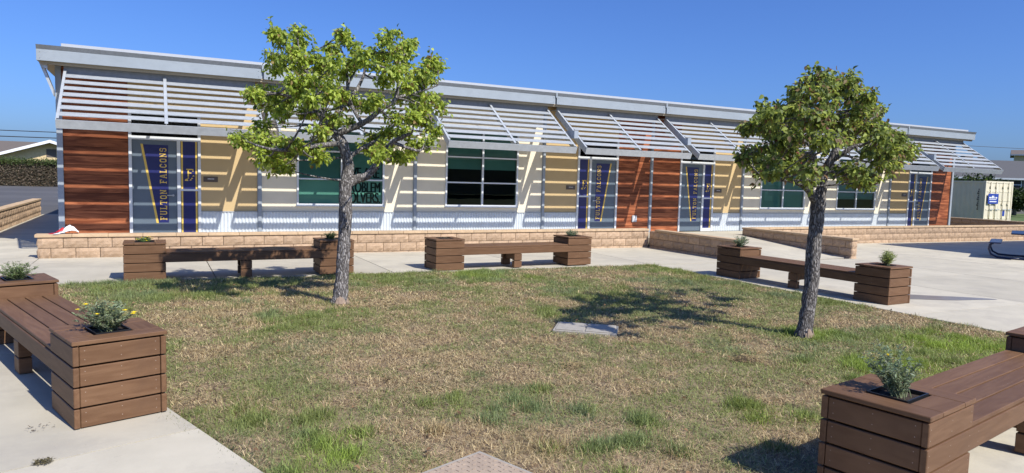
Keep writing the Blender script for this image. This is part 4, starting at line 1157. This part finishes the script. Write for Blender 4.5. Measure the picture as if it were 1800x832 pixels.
# matted thatch: short dead blades lying almost flat
x, y = scatter(210000, lambda x, y, d: np.clip(6.0 / np.maximum(d, 4), .3, 1) * np.clip(.35 + 1.1 * fbm(x, y, .5, 130), .1, 1))
n = len(x); az = RNG.uniform(0, np.pi * 2, n); L_ = RNG.uniform(.018, .06, n); wd = RNG.uniform(.0012, .0026, n) * np.clip(np.hypot(x - CAM_POS.x, y - CAM_POS.y) / 6, .8, 1.9)
z0 = lawn_z(x, y) + RNG.uniform(.002, .026, n); tilt = RNG.normal(0, .18, n) * L_
cx_, sx_ = np.cos(az), np.sin(az)
V = np.stack([np.stack([x - cx_ * L_ / 2 - sx_ * wd, y - sx_ * L_ / 2 + cx_ * wd, z0 - tilt], 1), np.stack([x - cx_ * L_ / 2 + sx_ * wd, y - sx_ * L_ / 2 - cx_ * wd, z0 - tilt], 1),
              np.stack([x + cx_ * L_ / 2 + sx_ * wd, y + sx_ * L_ / 2 - cx_ * wd, z0 + tilt], 1), np.stack([x + cx_ * L_ / 2 - sx_ * wd, y + sx_ * L_ / 2 + cx_ * wd, z0 + tilt], 1)], 1).reshape(-1, 3)
F = np.arange(n * 4).reshape(-1, 4)
l, viv = lush(x, y)
gm = np.clip((fbm(x, y, .32, 64) - .47) * 2.8 + (fbm(x, y, 1.1, 60) - .47) * 2.2 + .24 + l * .6 + RNG.normal(0, .25, n), 0, 1)[:, None]
dead = np.where(RNG.random((n, 1)) < .54, np.array([[.59, .48, .265]]), np.where(RNG.random((n, 1)) < .6, np.array([[.34, .24, .135]]), np.array([[.07, .05, .03]])))
cc = np.where(RNG.random((n, 1)) < gm, np.array([[.25, .28, .095]]), dead) * RNG.uniform(.6, 1.35, (n, 1))
tag(colmesh('lawn_thatch', V, F, np.repeat(np.clip(cc, 0, 1), 4, axis=0), M_grass), kind='stuff')
# longer green tufts in the lush spots
tx, ty, th_ = [], [], []
for (cx, cy, rr_, s, viv) in LUSH:
    n = int(9000 * rr_ * rr_ * s)
    k = max(3, int(26 * rr_ * rr_))
    cc = RNG.normal(0, rr_ * .5, (k, 2)) + (cx, cy)
    idx = RNG.integers(0, k, n)
    p = cc[idx] + RNG.normal(0, .055, (n, 2)); tx.append(p[:, 0]); ty.append(p[:, 1]); th_.append(RNG.uniform(.035, .11, n))
tx = np.concatenate(tx); ty = np.concatenate(ty); th_ = np.concatenate(th_); ok = inside(tx, ty, .01) & (cover_dip(tx, ty) < .9); tx, ty, th_ = tx[ok], ty[ok], th_[ok]
c, l = grass_cols(tx, ty, .45)
blades('grass_tufts', tx, ty, th_, RNG.uniform(.0035, .0062, len(tx)), RNG.uniform(.2, .88, len(tx)), c)
# edge fringe along the paving
ex, ey = [], []
for (p, q) in zip(LAWN, LAWN[1:] + LAWN[:1]):
    p = np.array(p); q = np.array(q); n = int(np.linalg.norm(q - p) * 900)
    t = RNG.random(n)[:, None]; e = p + (q - p) * t + RNG.normal(0, .045, (n, 2)); keep = fbm(e[:, 0], e[:, 1], .3, 90) > .38
    ex.append(e[keep, 0]); ey.append(e[keep, 1])
ex = np.concatenate(ex); ey = np.concatenate(ey); c, l = grass_cols(ex, ey, .5)
blades('edge_grass', ex, ey, RNG.uniform(.03, .075, len(ex)), RNG.uniform(.003, .0055, len(ex)), RNG.uniform(.2, .9, len(ex)), c * .8)
# dry clippings lying flat
x, y = scatter(7000, lambda x, y, d: np.clip(7 / np.maximum(d, 4), .2, 1) * np.clip(fbm(x, y, .8, 95) * 1.6 - .3, .02, 1))
n = len(x); az = RNG.uniform(0, np.pi * 2, n); L = RNG.uniform(.03, .13, n) * np.where(RNG.random(n) < .06, 2.2, 1); wd = RNG.uniform(.0010, .0019, n)
z0 = lawn_z(x, y) + RNG.uniform(.012, .034, n); dxy = np.stack([np.cos(az), np.sin(az)], 1); pr_ = np.stack([-np.sin(az), np.cos(az)], 1)
p = np.stack([x, y], 1); bend = RNG.normal(0, .06, (n, 1)) * L[:, None]
def pt(o2, s, z): return np.concatenate([o2 + pr_ * (wd[:, None] * s), z[:, None]], 1)
V = np.stack([pt(p - dxy * L[:, None] / 2, 1, z0), pt(p - dxy * L[:, None] / 2, -1, z0), pt(p + pr_ * bend, -1, z0 + .005), pt(p + pr_ * bend, 1, z0 + .005), pt(p + dxy * L[:, None] / 2, -1, z0 - .004), pt(p + dxy * L[:, None] / 2, 1, z0 - .004)], 1).reshape(-1, 3)
b = (np.arange(n) * 6)[:, None, None]; F = (b + np.array([(0, 1, 2, 3), (3, 2, 4, 5)])[None]).reshape(-1, 4)
C = np.repeat(np.clip(np.array([.46, .38, .22])[None] * RNG.uniform(.6, 1.25, (n, 1)), 0, 1), 6, axis=0)
tag(colmesh('dry_clippings', V, F, C, M_grass), kind='stuff')

x, y = scatter(260, lambda x, y, d: np.full(len(x), .5))
n = len(x); dd = RNG.normal(0, 1, (n, 3)); dd[:, 2] *= .15
V, F, C = leaf_quads(np.stack([x, y, lawn_z(x, y) + RNG.uniform(.02, .04, n)], 1), dd, RNG.normal(0, .3, (n, 3)) + (0, 0, 1), RNG.uniform(.03, .06, n), RNG.uniform(.02, .035, n), np.array([[.20, .12, .06]]) * RNG.uniform(.4, 1.8, (n, 1)))
tag(colmesh('fallen_leaves', V, F, C, M_plant), kind='stuff')

# thatch mound left by a digger, and small clods
def thatch(label, cx, cy, rad, hgt, n, seed):
    r = np.random.default_rng(seed); k = 14
    V, F = [(0, 0, hgt)], []
    for a in range(k * 2):
        t = 2 * math.pi * a / (k * 2)
        for q, (rr_, hh) in enumerate(((.45, .8), (.8, .4), (1.0, -.1))):
            w_ = 1 + r.normal(0, .18); V.append((math.cos(t) * rad * rr_ * w_, math.sin(t) * rad * rr_ * .7 * w_, hgt * hh * (1 + r.normal(0, .25))))
    m = k * 2
    for a in range(m):
        b_ = (a + 1) % m
        F.append((0, 1 + a * 3, 1 + b_ * 3))
        for q in range(2): F.append((1 + a * 3 + q, 2 + a * 3 + q, 2 + b_ * 3 + q, 1 + b_ * 3 + q))
    th = thing('thatch_mound', label, 'thatch', (cx, cy, float(lawn_z(cx, cy))))
    link('clod', mesh('clod', V, F, M_clod, True), th)
    st = MB()
    for q in range(n):
        a = r.uniform(0, 6.28); d = rad * math.sqrt(r.random()); p = Vector((math.cos(a) * d, math.sin(a) * d * .7, hgt * (1 - d / rad) * .9 + .012))
        e = p + Vector((r.normal(0, .05), r.normal(0, .05), r.uniform(-.01, .035)))
        st.tube([tuple(p), tuple((p + e) / 2 + Vector((0, 0, .012))), tuple(e)], .0016, 3, False)
    tag(st.build('straw', M_straw, th), kind='stuff')
M_clod = mat('dark_thatch', (.075, .052, .03), .95, 0, var=.5, vscale=30, bump=1, bscale=50)
M_straw = mat('dry_straw', (.34, .26, .13), .9, 0, var=.3, vscale=20)
thatch('small dark mound of dug up dry thatch on the lawn below the right tree', 6.89, -12.04, .17, .06, 260, 3)
thatch('flat dark scrap of thatch in the middle of the dry lawn', 5.1, -11.62, .12, .025, 120, 4)

# utility covers set in the lawn
u = thing('utility_box_cover', 'pale rectangular concrete utility cover in the lawn beside the tree shadow', 'utility cover', (6.16, -10.23, g(6.16, -10.23) + .004), R(-38.5))
box('rim', -.37, .37, -.24, .24, -.05, .008, M_polyrim, u, .004)
box('lid', -.34, -.01, -.21, .21, .0085, .020, M_polyrim, u, .003)
box('lid', .01, .34, -.21, .21, .0085, .020, M_polyrim, u, .003)
u = thing('utility_box_cover', 'pinkish studded utility box lid at the bottom edge of the picture', 'utility cover', (3.249, -13.576, g(3.25, -13.58) + .004), R(20))
box('rim', -.30, .30, -.30, .30, -.05, .010, M_polyrim, u, .004)
box('lid', -.265, .265, -.265, .265, .0105, .020, M_poly, u, .003)
st = MB()
for i in range(12):
    for j in range(12):
        cx, cy = -.242 + i * .044, -.242 + j * .044
        if (i + j) % 2: st.box(cx - .013, cx + .013, cy - .0035, cy + .0035, .0195, .0235)
        else: st.box(cx - .0035, cx + .0035, cy - .013, cy + .013, .0195, .0235)
tag(st.build('tread_pattern', M_poly, u), kind='stuff')

# ------------------------------------------------------------------ marks and litter on the concrete
def blot(name, label, cx, cy, pts, m, dz=.004):
    o = link(name, mesh(name, [(x_, y_, g(cx + x_, cy + y_) - g(cx, cy) + dz) for x_, y_ in pts], [tuple(range(len(pts)))], m), None, (cx, cy, g(cx, cy)))
    return tag(o, label, 'stain')
rr = random.Random(4)
def ragged(L, Wd, n=22):
    o = []
    for k in range(n):
        a = 2 * math.pi * k / n; o.append((math.cos(a) * L * rr.uniform(.8, 1.1), math.sin(a) * Wd * rr.uniform(.6, 1.2)))
    return o
pts = []
for k in range(15): t = k / 14; pts.append((12.4 + 1.78 * t, -9.62 - .86 * t + .07 * math.sin(t * 9) * (1 - t) - .34 * (1 - t) ** .7 - .03))
for k in range(14, -1, -1): t = k / 14; pts.append((12.4 + 1.78 * t, -9.62 - .86 * t + .07 * math.sin(t * 7 + 1) * (1 - t) + .40 * (1 - t) ** .7 + .03))
blot('water_stain', 'dark wet streak trailing from the planter across the right paving', 12.5, -9.7, [(a - 12.5, b + 9.7) for a, b in pts], M_wet)
def weed(label, x_, y_, rad, n, seed, col=(.14, .12, .06)):
    r = np.random.default_rng(seed)
    a = r.uniform(0, 2 * np.pi, n); d = rad * np.sqrt(r.random(n))
    cen = np.stack([np.cos(a) * d, np.sin(a) * d * .7, r.uniform(.003, .02, n)], 1)
    dr_ = r.normal(0, 1, (n, 3)); dr_[:, 2] = np.abs(dr_[:, 2]) * .3
    V, F, C = leaf_quads(cen, dr_, r.normal(0, .3, (n, 3)) + (0, 0, 1), r.uniform(.01, .03, n), r.uniform(.004, .008, n), np.array(col)[None] * r.uniform(.5, 1.5, (n, 1)))
    o = colmesh('weed', V, F, C, M_plant, None, (x_, y_, g(x_, y_) + .002)); tag(o, label, 'weed')
weed('small brown weed growing from the slab joint at lower left', 1.02, -12.36, .055, 170, 1)
weed('scatter of dead leaves beside the nearest left planter', .93, -11.72, .09, 22, 2, (.10, .07, .05))

# crumpled papers on the wall cap
pp = thing('crumpled_paper', 'crumpled white paper lying on the left end of the wall cap', 'paper', (.10, -1.52, ZC + .003), .2)
r = np.random.default_rng(8); V, F = [], []
for j in range(5):
    for i in range(7):
        V.append((-.20 + i * .068 + r.normal(0, .006), -.09 + j * .045 + r.normal(0, .006), max(.004, .15 * math.exp(-((i - 4) / 1.7) ** 2) * (.5 + .16 * j) + r.normal(0, .010))))
for j in range(4):
    for i in range(6): F.append((j * 7 + i, j * 7 + i + 1, j * 7 + i + 8, j * 7 + i + 7))
link('sheet', mesh('sheet', V, F, M_paper), pp)
pp = thing('red_wrapper', 'small red wrapper tucked behind the white paper on the wall cap', 'wrapper', (-.03, -1.44, ZC + .003), .5)
V = [(x_ * .9, y_ * .8, z_ * .9) for x_, y_, z_ in V[:21]]; F = [f for f in F if max(f) < 21]
link('sheet', mesh('sheet', V, F, M_red), pp)

# ------------------------------------------------------------------ picnic table at right, and an unseen roof added to cast the shadow
def add_table():
    vx, vy = 21.6, 10.9; rz = math.atan2(vy, vx)
    x_, y_ = 23.35, -6.35
    t = thing('picnic_table', 'blue metal picnic table with curved tube legs at the right edge', 'picnic table', (x_, y_, g(x_, y_)), rz)
    box('table_top', -.9, .9, -.38, .38, .705, .745, M_bluep, t, .012)
    for s in (-1, 1):
        box('seat', -.9, .9, s * .72 - .14, s * .72 + .14, .435, .470, M_bluep, t, .01)
        for u_ in (-.6, .6):
            m = MB(); m.tube([(u_, s * .76, .43), (u_, s * .84, .38), (u_, s * .86, .26), (u_, s * .80, .12), (u_, s * .66, .045), (u_, s * .4, .03), (u_, 0.01 * s, .03)], .027, 8)
            m.build('leg', M_bluep, t, smooth=True)
    for u_ in (-.6, .6):
        m = MB(); m.tube([(u_, 0, .03), (u_, 0, .70)], .035, 8); m.build('post', M_bluep, t, smooth=True)
add_table()
SHH = 5.6
sx, sy = 23.3 + .370 * SHH, -1.95 - .926 * SHH
s_ = thing('shadow_roof', 'tall flat roof on posts added beyond the right edge to cast the broad shadow', 'shelter', (sx + 7, sy - 5, g(sx + 7, sy - 5)))
box('roof', -7, 7, -5, 5, SHH - .15, SHH + .15, M_galv, s_)
for a in (-6.2, 6.2):
    for b in (-4.3, 4.3): box('post', a - .1, a + .1, b - .1, b + .1, 0, SHH - .16, M_post, s_)

# ------------------------------------------------------------------ shipping container
cz = g(42.5, 5.4)
ct = thing('shipping_container', 'cream shipping container with a blue sign on its doors', 'container', (42.5, 5.4, cz), R(-3))
CW, CLn, CH = 2.44, 6.06, 2.56
def cbox(n, *a, **k): return box(n, *a, parent=ct, **k)
for sgn, x_ in ((-1, 0.0), (1, CW)):
    v, f = [], []; n = 44
    prof = [0, 0, 1, 1]
    k = 0
    pts = []
    y_ = .12
    while y_ < CLn - .1:
        pts += [(y_, 0), (y_ + .07, 0), (y_ + .14, .036), (y_ + .21, .036)]; y_ += .28
    for (yy, d) in pts: v += [(x_ - sgn * d - sgn * .02, yy, .14), (x_ - sgn * d - sgn * .02, yy, CH - .1)]
    for i in range(len(pts) - 1): f.append((2 * i, 2 * i + 2, 2 * i + 3, 2 * i + 1))
    link('corrugated_side', mesh('corrugated_side', v, f, M_contain), ct)
cbox('rear_wall', .05, CW - .05, CLn - .08, CLn - .02, .1, CH - .1, M_contain)
cbox('roof', .02, CW - .02, .03, CLn - .03, CH - .06, CH - .02, M_contain)
cbox('floor', .02, CW - .02, .03, CLn - .03, .08, .14, M_dark)
for x_ in (0, CW - .1):
    for y_ in (0, CLn - .1): cbox('corner_post', x_, x_ + .1, y_, y_ + .1, .1, CH - .1, M_contain)
    for y_ in (0, CLn - .16):
        for z_ in (0, CH - .1): cbox('corner_casting', x_ - .003 + (0 if x_ == 0 else -.07), x_ + .103 + (.07 if x_ == 0 else 0), y_ - .003, y_ + .163, z_, z_ + .1, M_contain, bev=.01)
for z_ in (.02, CH - .11):
    for x_ in (0, CW - .08): cbox('rail', x_, x_ + .08, .161, CLn - .161, z_, z_ + .1, M_contain)
    cbox('header', .18, CW - .18, -.0, .08, z_, z_ + .11, M_contain)
for a, b in ((.105, CW / 2 - .006), (CW / 2 + .006, CW - .105)):
    d = cbox('door', a, b, .02, .06, .135, CH - .115, M_contain)
    for zz in (.45, .95, 1.45, 1.95):
        child(box('door_rib', a + .06, b - .06, .005, .0195, zz, zz + .06, M_contain, None), d)
    for x_ in (a + .32, b - .3):
        q = MB(); q.tube([(x_, -.03, .09), (x_, -.03, CH - .05)], .024, 8); child(q.build('locking_bar', M_contain, None, smooth=True), d)
        q = MB()
        for zz in (.3, 1.25, 2.2): q.box(x_ - .06, x_ + .06, -.05, .0, zz, zz + .09)
        child(q.build('bar_bracket', M_contain, None), d)
        q = MB(); q.box(x_ - .02, x_ + .34, -.065, -.05, .98, 1.02); child(q.build('bar_handle', M_galv, None), d)
sg = cbox('company_sign', .16, 1.06, -.075, -.066, 1.30, 1.86, M_signblue)
q = MB()
for k, w_ in enumerate((.10, .05, .06, .04, .03, .08)): q.box(-.36 + k * .115, -.36 + k * .115 + w_ + .03, -.0075, -.0048, .02, .10 + (.07 if k in (2, 3) else 0))
q.box(-.36, .28, -.0075, -.0048, -.05, -.02); q.box(-.3, .3, -.0075, -.0048, -.18, -.13)
q.build('sign_lettering', M_white, sg)
q = MB()
for k in range(11): q.box(-.026, -.0215, .32, .37 + .03 * (k % 3), 2.05 - k * .11, 2.12 - k * .11)
q.build('serial_number', M_ink, ct)
cbox('door_tag', 1.66, 1.86, .012, .0195, .62, .95, M_signblue)

# ------------------------------------------------------------------ neighbours: left
def house(name, label, loc, rz, Lx, Ly, hw, hr, wallm, roofm, windows=(), trim=M_trim, over=.5, chim=None):
    """gable faces -Y; ridge runs along Y"""
    t = thing(name, label, 'house', loc, rz)
    w_ = MB(); w_.prism([(-Lx / 2, 0), (Lx / 2, 0), (Lx / 2, hw), (0, hw + hr), (-Lx / 2, hw)], 1, 0, Ly); w_.build('wall', wallm, t)
    sl_ = hr / (Lx / 2)
    for s in (-1, 1):
        r_ = MB(); e = Lx / 2 + over
        r_.prism([(0.001 * s, hw + hr + .06), (s * e, hw - sl_ * over + .06), (s * e, hw - sl_ * over + .18), (0.001 * s, hw + hr + .20)], 1, -over, Ly + over)
        ro = r_.build('roof', roofm, t)
        f_ = MB(); f_.prism([(0.001 * s, hw + hr - .02), (s * e, hw - sl_ * over - .02), (s * e, hw - sl_ * over + .23), (0.001 * s, hw + hr + .25)], 1, -over - .05, -over - .002); f_.build('rake_board', trim, t)
    if chim:
        box('chimney', *chim, M_brownroof, t)
    for (x0, x1, z0, z1) in windows:
        wo = box('window', x0, x1, -.06, -.005, z0, z1, trim, t)
        m_ = (x1 - x0) / 2 - .06
        box('pane', -m_, m_, -.035, -.029, -(z1 - z0) / 2 + .06, -.02, M_dark, wo); box('pane', -m_, m_, -.035, -.029, .03, (z1 - z0) / 2 - .06, M_dark, wo)
    return t
house('neighbour_house', 'cream house with white gable edge behind the hedge at left', (-7.1, 62, g(-7, 62)), 0, 13.5, 14, 1.62, 2.28, M_stuccoy, M_brownroof, (), over=1.0)
vb = box('attic_vent', -.4, .4, -.03, -.002, 2.55, 3.3, M_brownroof, bpy.data.objects['neighbour_house'])
house('neighbour_house', 'brown roof of a farther house behind the cream house at left', (-6.0, 84, g(-14, 84)), R(90), 12, 26, 2.4, 1.9, M_stuccog, M_brownroof, ())

def leafy_mass(name, label, cat, loc, boxes, n, size, cols, seed, trunk=None, group=None, flat=0.3):
    """leaf shell of ellipsoids / boxes, each (cx,cy,cz,rx,ry,rz)"""
    r = np.random.default_rng(seed); th = thing(name, label, cat, loc, 0, group)
    if trunk:
        m = MB()
        for path, rad in trunk: m.tube(path, rad, 8)
        m.build('trunk', M_barkb, th, smooth=True)
    cen, dr_ = [], []
    vol = np.array([b[3] * b[4] * b[5] for b in boxes]) ** .67; vol = vol / vol.sum()
    for b, w_ in zip(boxes, vol):
        k = int(n * w_); q = r.normal(0, 1, (k, 3)); q /= np.linalg.norm(q, axis=1, keepdims=True)
        p = q * (r.random((k, 1)) ** .3) * (1 + .18 * r.normal(0, 1, (k, 1))) * np.array(b[3:]) + np.array(b[:3])
        cen.append(p); dr_.append(q + r.normal(0, .7, (k, 3)))
    cen = np.concatenate(cen); dr_ = np.concatenate(dr_); k = len(cen); keep = cen[:, 2] > .02; cen = cen[keep]; dr_ = dr_[keep]; k = len(cen)
    cc = np.array(cols)[r.integers(0, len(cols), k)] * r.uniform(.6, 1.35, (k, 1))
    V, F, C = leaf_quads(cen, dr_, r.normal(0, 1, (k, 3)) + (0, 0, .6), size * r.uniform(.6, 1.3, k), size * .6 * r.uniform(.7, 1.2, k), cc)
    tag(colmesh('crown' if trunk else 'foliage', V, F, C, M_leaf, th), kind='stuff')
    return th
# ivy covered chain link fence at left with a gate
hx0, hx1, hy = -24.0, -5.2, 53.0
t = thing('ivy_fence', 'ivy covered fence with green top across the left parking lot', 'fence', (hx0, hy, g(-8, hy)))
LN = hx1 - hx0
cf = MB(); cf.box(0, LN, .12, .20, 0, 2.05); cf.build('mesh_panel', M_hedge, t)
r = np.random.default_rng(31); k = 26000
cen = np.stack([r.uniform(0, LN, k), r.uniform(-.08, .14, k), r.uniform(.0, 2.0, k)], 1)
top = 9000; ct_ = np.stack([r.uniform(0, LN, top), r.uniform(-.25, .4, top), 2.0 + r.normal(0, .14, top)], 1)
cols = np.where(r.random((k, 1)) < .5, np.array([[.17, .13, .085]]), np.array([[.085, .075, .045]])) * r.uniform(.5, 1.7, (k, 1))
colt = np.array([[.085, .12, .03]]) * r.uniform(.5, 1.6, (top, 1))
cen = np.concatenate([cen, ct_]); cols = np.concatenate([cols, colt]); k = len(cen)
V, F, C = leaf_quads(cen, r.normal(0, 1, (k, 3)) + (0, -.3, -.2), r.normal(0, .5, (k, 3)) + (0, -1, .2), r.uniform(.07, .16, k), r.uniform(.05, .1, k), cols)
tag(colmesh('ivy_foliage', V, F, C, M_leaf, t), kind='stuff')
t = thing('chain_link_gate', 'grey pipe framed gate at the end of the ivy fence', 'gate', (-5.15, 52.7, g(-5, 52.7)))
m = MB()
for z_ in (.08, .95, 1.75): m.tube([(-.1, 0, z_), (3.2, 0, z_)], .03, 6)
for x_ in (-.1, 1.55, 3.2): m.tube([(x_, 0, .02), (x_, 0, 1.78)], .035, 6)
m.build('pipe_frame', M_galv, t)
m = MB(); 
for q in range(34):
    m.tube([(-.1 + q * .1, 0, .08), (min(3.2, -.1 + q * .1 + 1.0), 0, min(1.75, .08 + 1.67))], .004, 3, False)
m.build('wire_mesh', M_galv, t)
# overhead cables
def cable(label, a, b, sag, rad):
    a, b = Vector(a), Vector(b); m = MB()
    m.tube([tuple(a + (b - a) * s + Vector((0, 0, -4 * sag * s * (1 - s)))) for s in np.linspace(0, 1, 14)], rad, 5)
    tag(m.build('overhead_cable', M_wire), label, 'cable', 'overhead cables')
cable('upper of two black cables over the left roofs', (-40, 75, 5.10), (40, 75, 6.3), .5, .045)
cable('lower of two black cables over the left roofs', (-40, 74, 4.42), (40, 74, 5.65), .5, .05)
cable('thin cable high over the grey roofed house at right', (20, 70, 10.2), (140, 30, 7.6), .6, .03)

# ------------------------------------------------------------------ neighbours: right
def roofrow(name, label, loc, rz, Lx, Ly, hw, hr, wallm, roofm, windows):
    """ridge along X, eaves face -Y"""
    t = thing(name, label, 'house', loc, rz)
    w_ = MB(); w_.prism([(0, 0), (Ly, 0), (Ly, hw), (Ly / 2, hw + hr - .05), (0, hw)], 0, 0, Lx); w_.build('wall', wallm, t)
    sl_ = hr / (Ly / 2); o_ = .5
    for s in (0, 1):
        yy = (lambda v: v) if s == 0 else (lambda v: Ly - v)
        r_ = MB(); r_.prism([(yy(-o_), hw - sl_ * o_ + .05), (yy(Ly / 2 - .001), hw + hr + .05), (yy(Ly / 2 - .001), hw + hr + .18), (yy(-o_), hw - sl_ * o_ + .18)], 0, -o_, Lx + o_); r_.build('roof', roofm, t)
    gt = MB(); gt.box(-o_, Lx + o_, -o_ - .12, -o_ - .002, hw - sl_ * o_ + .02, hw - sl_ * o_ + .2); gt.build('gutter', M_galv, t)
    for (x0, x1, z0, z1) in windows:
        wo = box('window', x0, x1, -.06, -.005, z0, z1, M_trim, t); m_ = (x1 - x0) / 2 - .08
        for (a, b) in ((-(z1 - z0) / 2 + .08, -.03), (.04, (z1 - z0) / 2 - .08)): box('pane', -m_, m_, -.036, -.0305, a, b, M_dark, wo)
    return t
hz = g(84, 28)
house_r = roofrow('neighbour_house', 'grey house with grey shingle roof and white windows behind the container', (76, 32, hz), R(-28), 34, 11, 3.75, 2.0, M_stuccog, M_shingle,
        ((8.6, 9.8, 2.5, 3.6), (10.9, 12.4, 2.5, 3.6), (17, 18.5, 2.5, 3.6)))
for cx in (8.0,):
    box('chimney', cx, cx + .9, 3.2, 4.1, 4.6, 6.25, M_brownroof, house_r)
roofrow('far_house', 'mustard building with brown flat roof rising at the right edge', (115.0, 41.6, hz), R(-62), 22, 9, 7.7, .8, M_stuccoy, M_brownroof, ())
t = thing('garden_wall', 'dark grey garden fence wall behind the far right grass', 'wall', (66, 30, g(75, 20)), R(-30))
for k in range(22): box('fence_panel', k * 1.6, k * 1.6 + 1.56, 0, .12, 0, 1.75, M_stuccog, t)
GD = [(.035, .06, .018), (.05, .085, .02), (.025, .045, .015)]
rr = random.Random(9)
for k, (x_, y_, w_, h_) in enumerate(((62.5, 24.5, 2.6, 4.0), (66.5, 22.5, 2.8, 3.7), (69.8, 20.8, 2.5, 3.9), (73.2, 19.6, 2.2, 2.6))):
    leafy_mass('garden_tree', ['dark green tree just right of the building corner behind the container', 'dark green bushy tree behind the container, second from the building', 'leafy dark tree over the container doors', 'low dark tree left of the white house windows'][k], 'tree', (x_, y_, g(x_, y_)),
               [(rr.uniform(-.8, .8), rr.uniform(-.6, .6), h_ * .62 + rr.uniform(-.5, .3), w_ * .5, w_ * .5, h_ * .25) for _ in range(7)], 2600, .34, GD, 40 + k, [([(0, 0, 0), (.1, 0, h_ * .4), (0, .1, h_ * .75)], [.2, .14, .05])], 'trees behind the container')
leafy_mass('garden_tree', 'dense green shrub tree at the far right edge above the dark fence', 'tree', (79.5, 15.5, g(79, 15)), [(rr.uniform(-1.4, 1.4), rr.uniform(-1, 1), 2.6 + rr.uniform(-.8, .9), 1.5, 1.5, 1.1) for _ in range(8)], 3400, .36, [(.06, .10, .025), (.08, .12, .03), (.035, .06, .018)], 51, [([(0, 0, 0), (0, 0, 3)], [.2, .08])], 'trees behind the container')
def palm(label, x_, y_, h_, seed):
    t = thing('palm_tree', label, 'palm', (x_, y_, g(x_, y_)), 0, 'distant palms')
    m = MB(); m.tube([(0, 0, 0), (.15, 0, h_ * .5), (0, 0, h_)], [.25, .18, .15], 8); m.build('trunk', M_barkb, t, smooth=True)
    r = np.random.default_rng(seed); m = MB()
    for k in range(16):
        a = r.uniform(0, 6.28); el = r.uniform(-.2, 1.2); d = Vector((math.cos(a), math.sin(a), 0)); L_ = r.uniform(1.0, 1.5)
        pts = [Vector((0, 0, h_)) + d * (L_ * s * math.cos(el * (1 - .6 * s))) + Vector((0, 0, L_ * (math.sin(el) * s - .75 * s * s))) for s in (0, .33, .66, 1)]
        sd_ = Vector((-d.y, d.x, 0))
        for i in range(3):
            w0, w1 = (.10, .22, .20, .03)[i], (.10, .22, .20, .03)[i + 1]
            m.poly([pts[i] - sd_ * w0, pts[i] + sd_ * w0, pts[i + 1] + sd_ * w1, pts[i + 1] - sd_ * w1])
    m.build('crown', M_palm, t, recalc=False)
M_palm = leaf_mat('palm_fronds', False, (.05, .09, .035))
palm('small palm head showing above the end of the sunshade', 92.0, 52.0, 8.2, 3)
palm('small palm tuft beside the chimney of the grey roof', 90.5, 41.0, 5.9, 4)

# trees and an added low block on the camera's side of the courtyard, for the window glass to mirror
for k, (x_, y_, w_, h_) in enumerate(((-14, -58, 5.5, 9.5), (2, -66, 6, 8.0), (17, -60, 5.0, 10.0), (33, -68, 6.5, 9.0), (50, -62, 5.5, 8.5))):
    leafy_mass('campus_tree', ['broad tree far behind the viewer at left, seen only in the window glass', 'second tree from the left behind the viewer, mirrored in the glass', 'tall middle tree behind the viewer, mirrored in the glass', 'second tree from the right behind the viewer, mirrored in the glass', 'rightmost tree behind the viewer, mirrored in the glass'][k], 'tree', (x_, y_, g(x_, y_)),
               [(rr.uniform(-2, 2), rr.uniform(-2, 2), h_ * .62 + rr.uniform(-1.5, 1.5), w_ * .4, w_ * .4, h_ * .2) for _ in range(8)], 1800, .8, GD, 70 + k, [([(0, 0, 0), (.2, 0, h_ * .4), (0, .1, h_ * .8)], [.35, .25, .08])], 'trees behind the viewer')
roofrow('unseen_block', 'low tan block added behind the viewer for the window glass to mirror', (-20, -52, g(0, -50)), 0, 60, 9, 3.2, 1.2, M_stuccoy, M_brownroof, ())
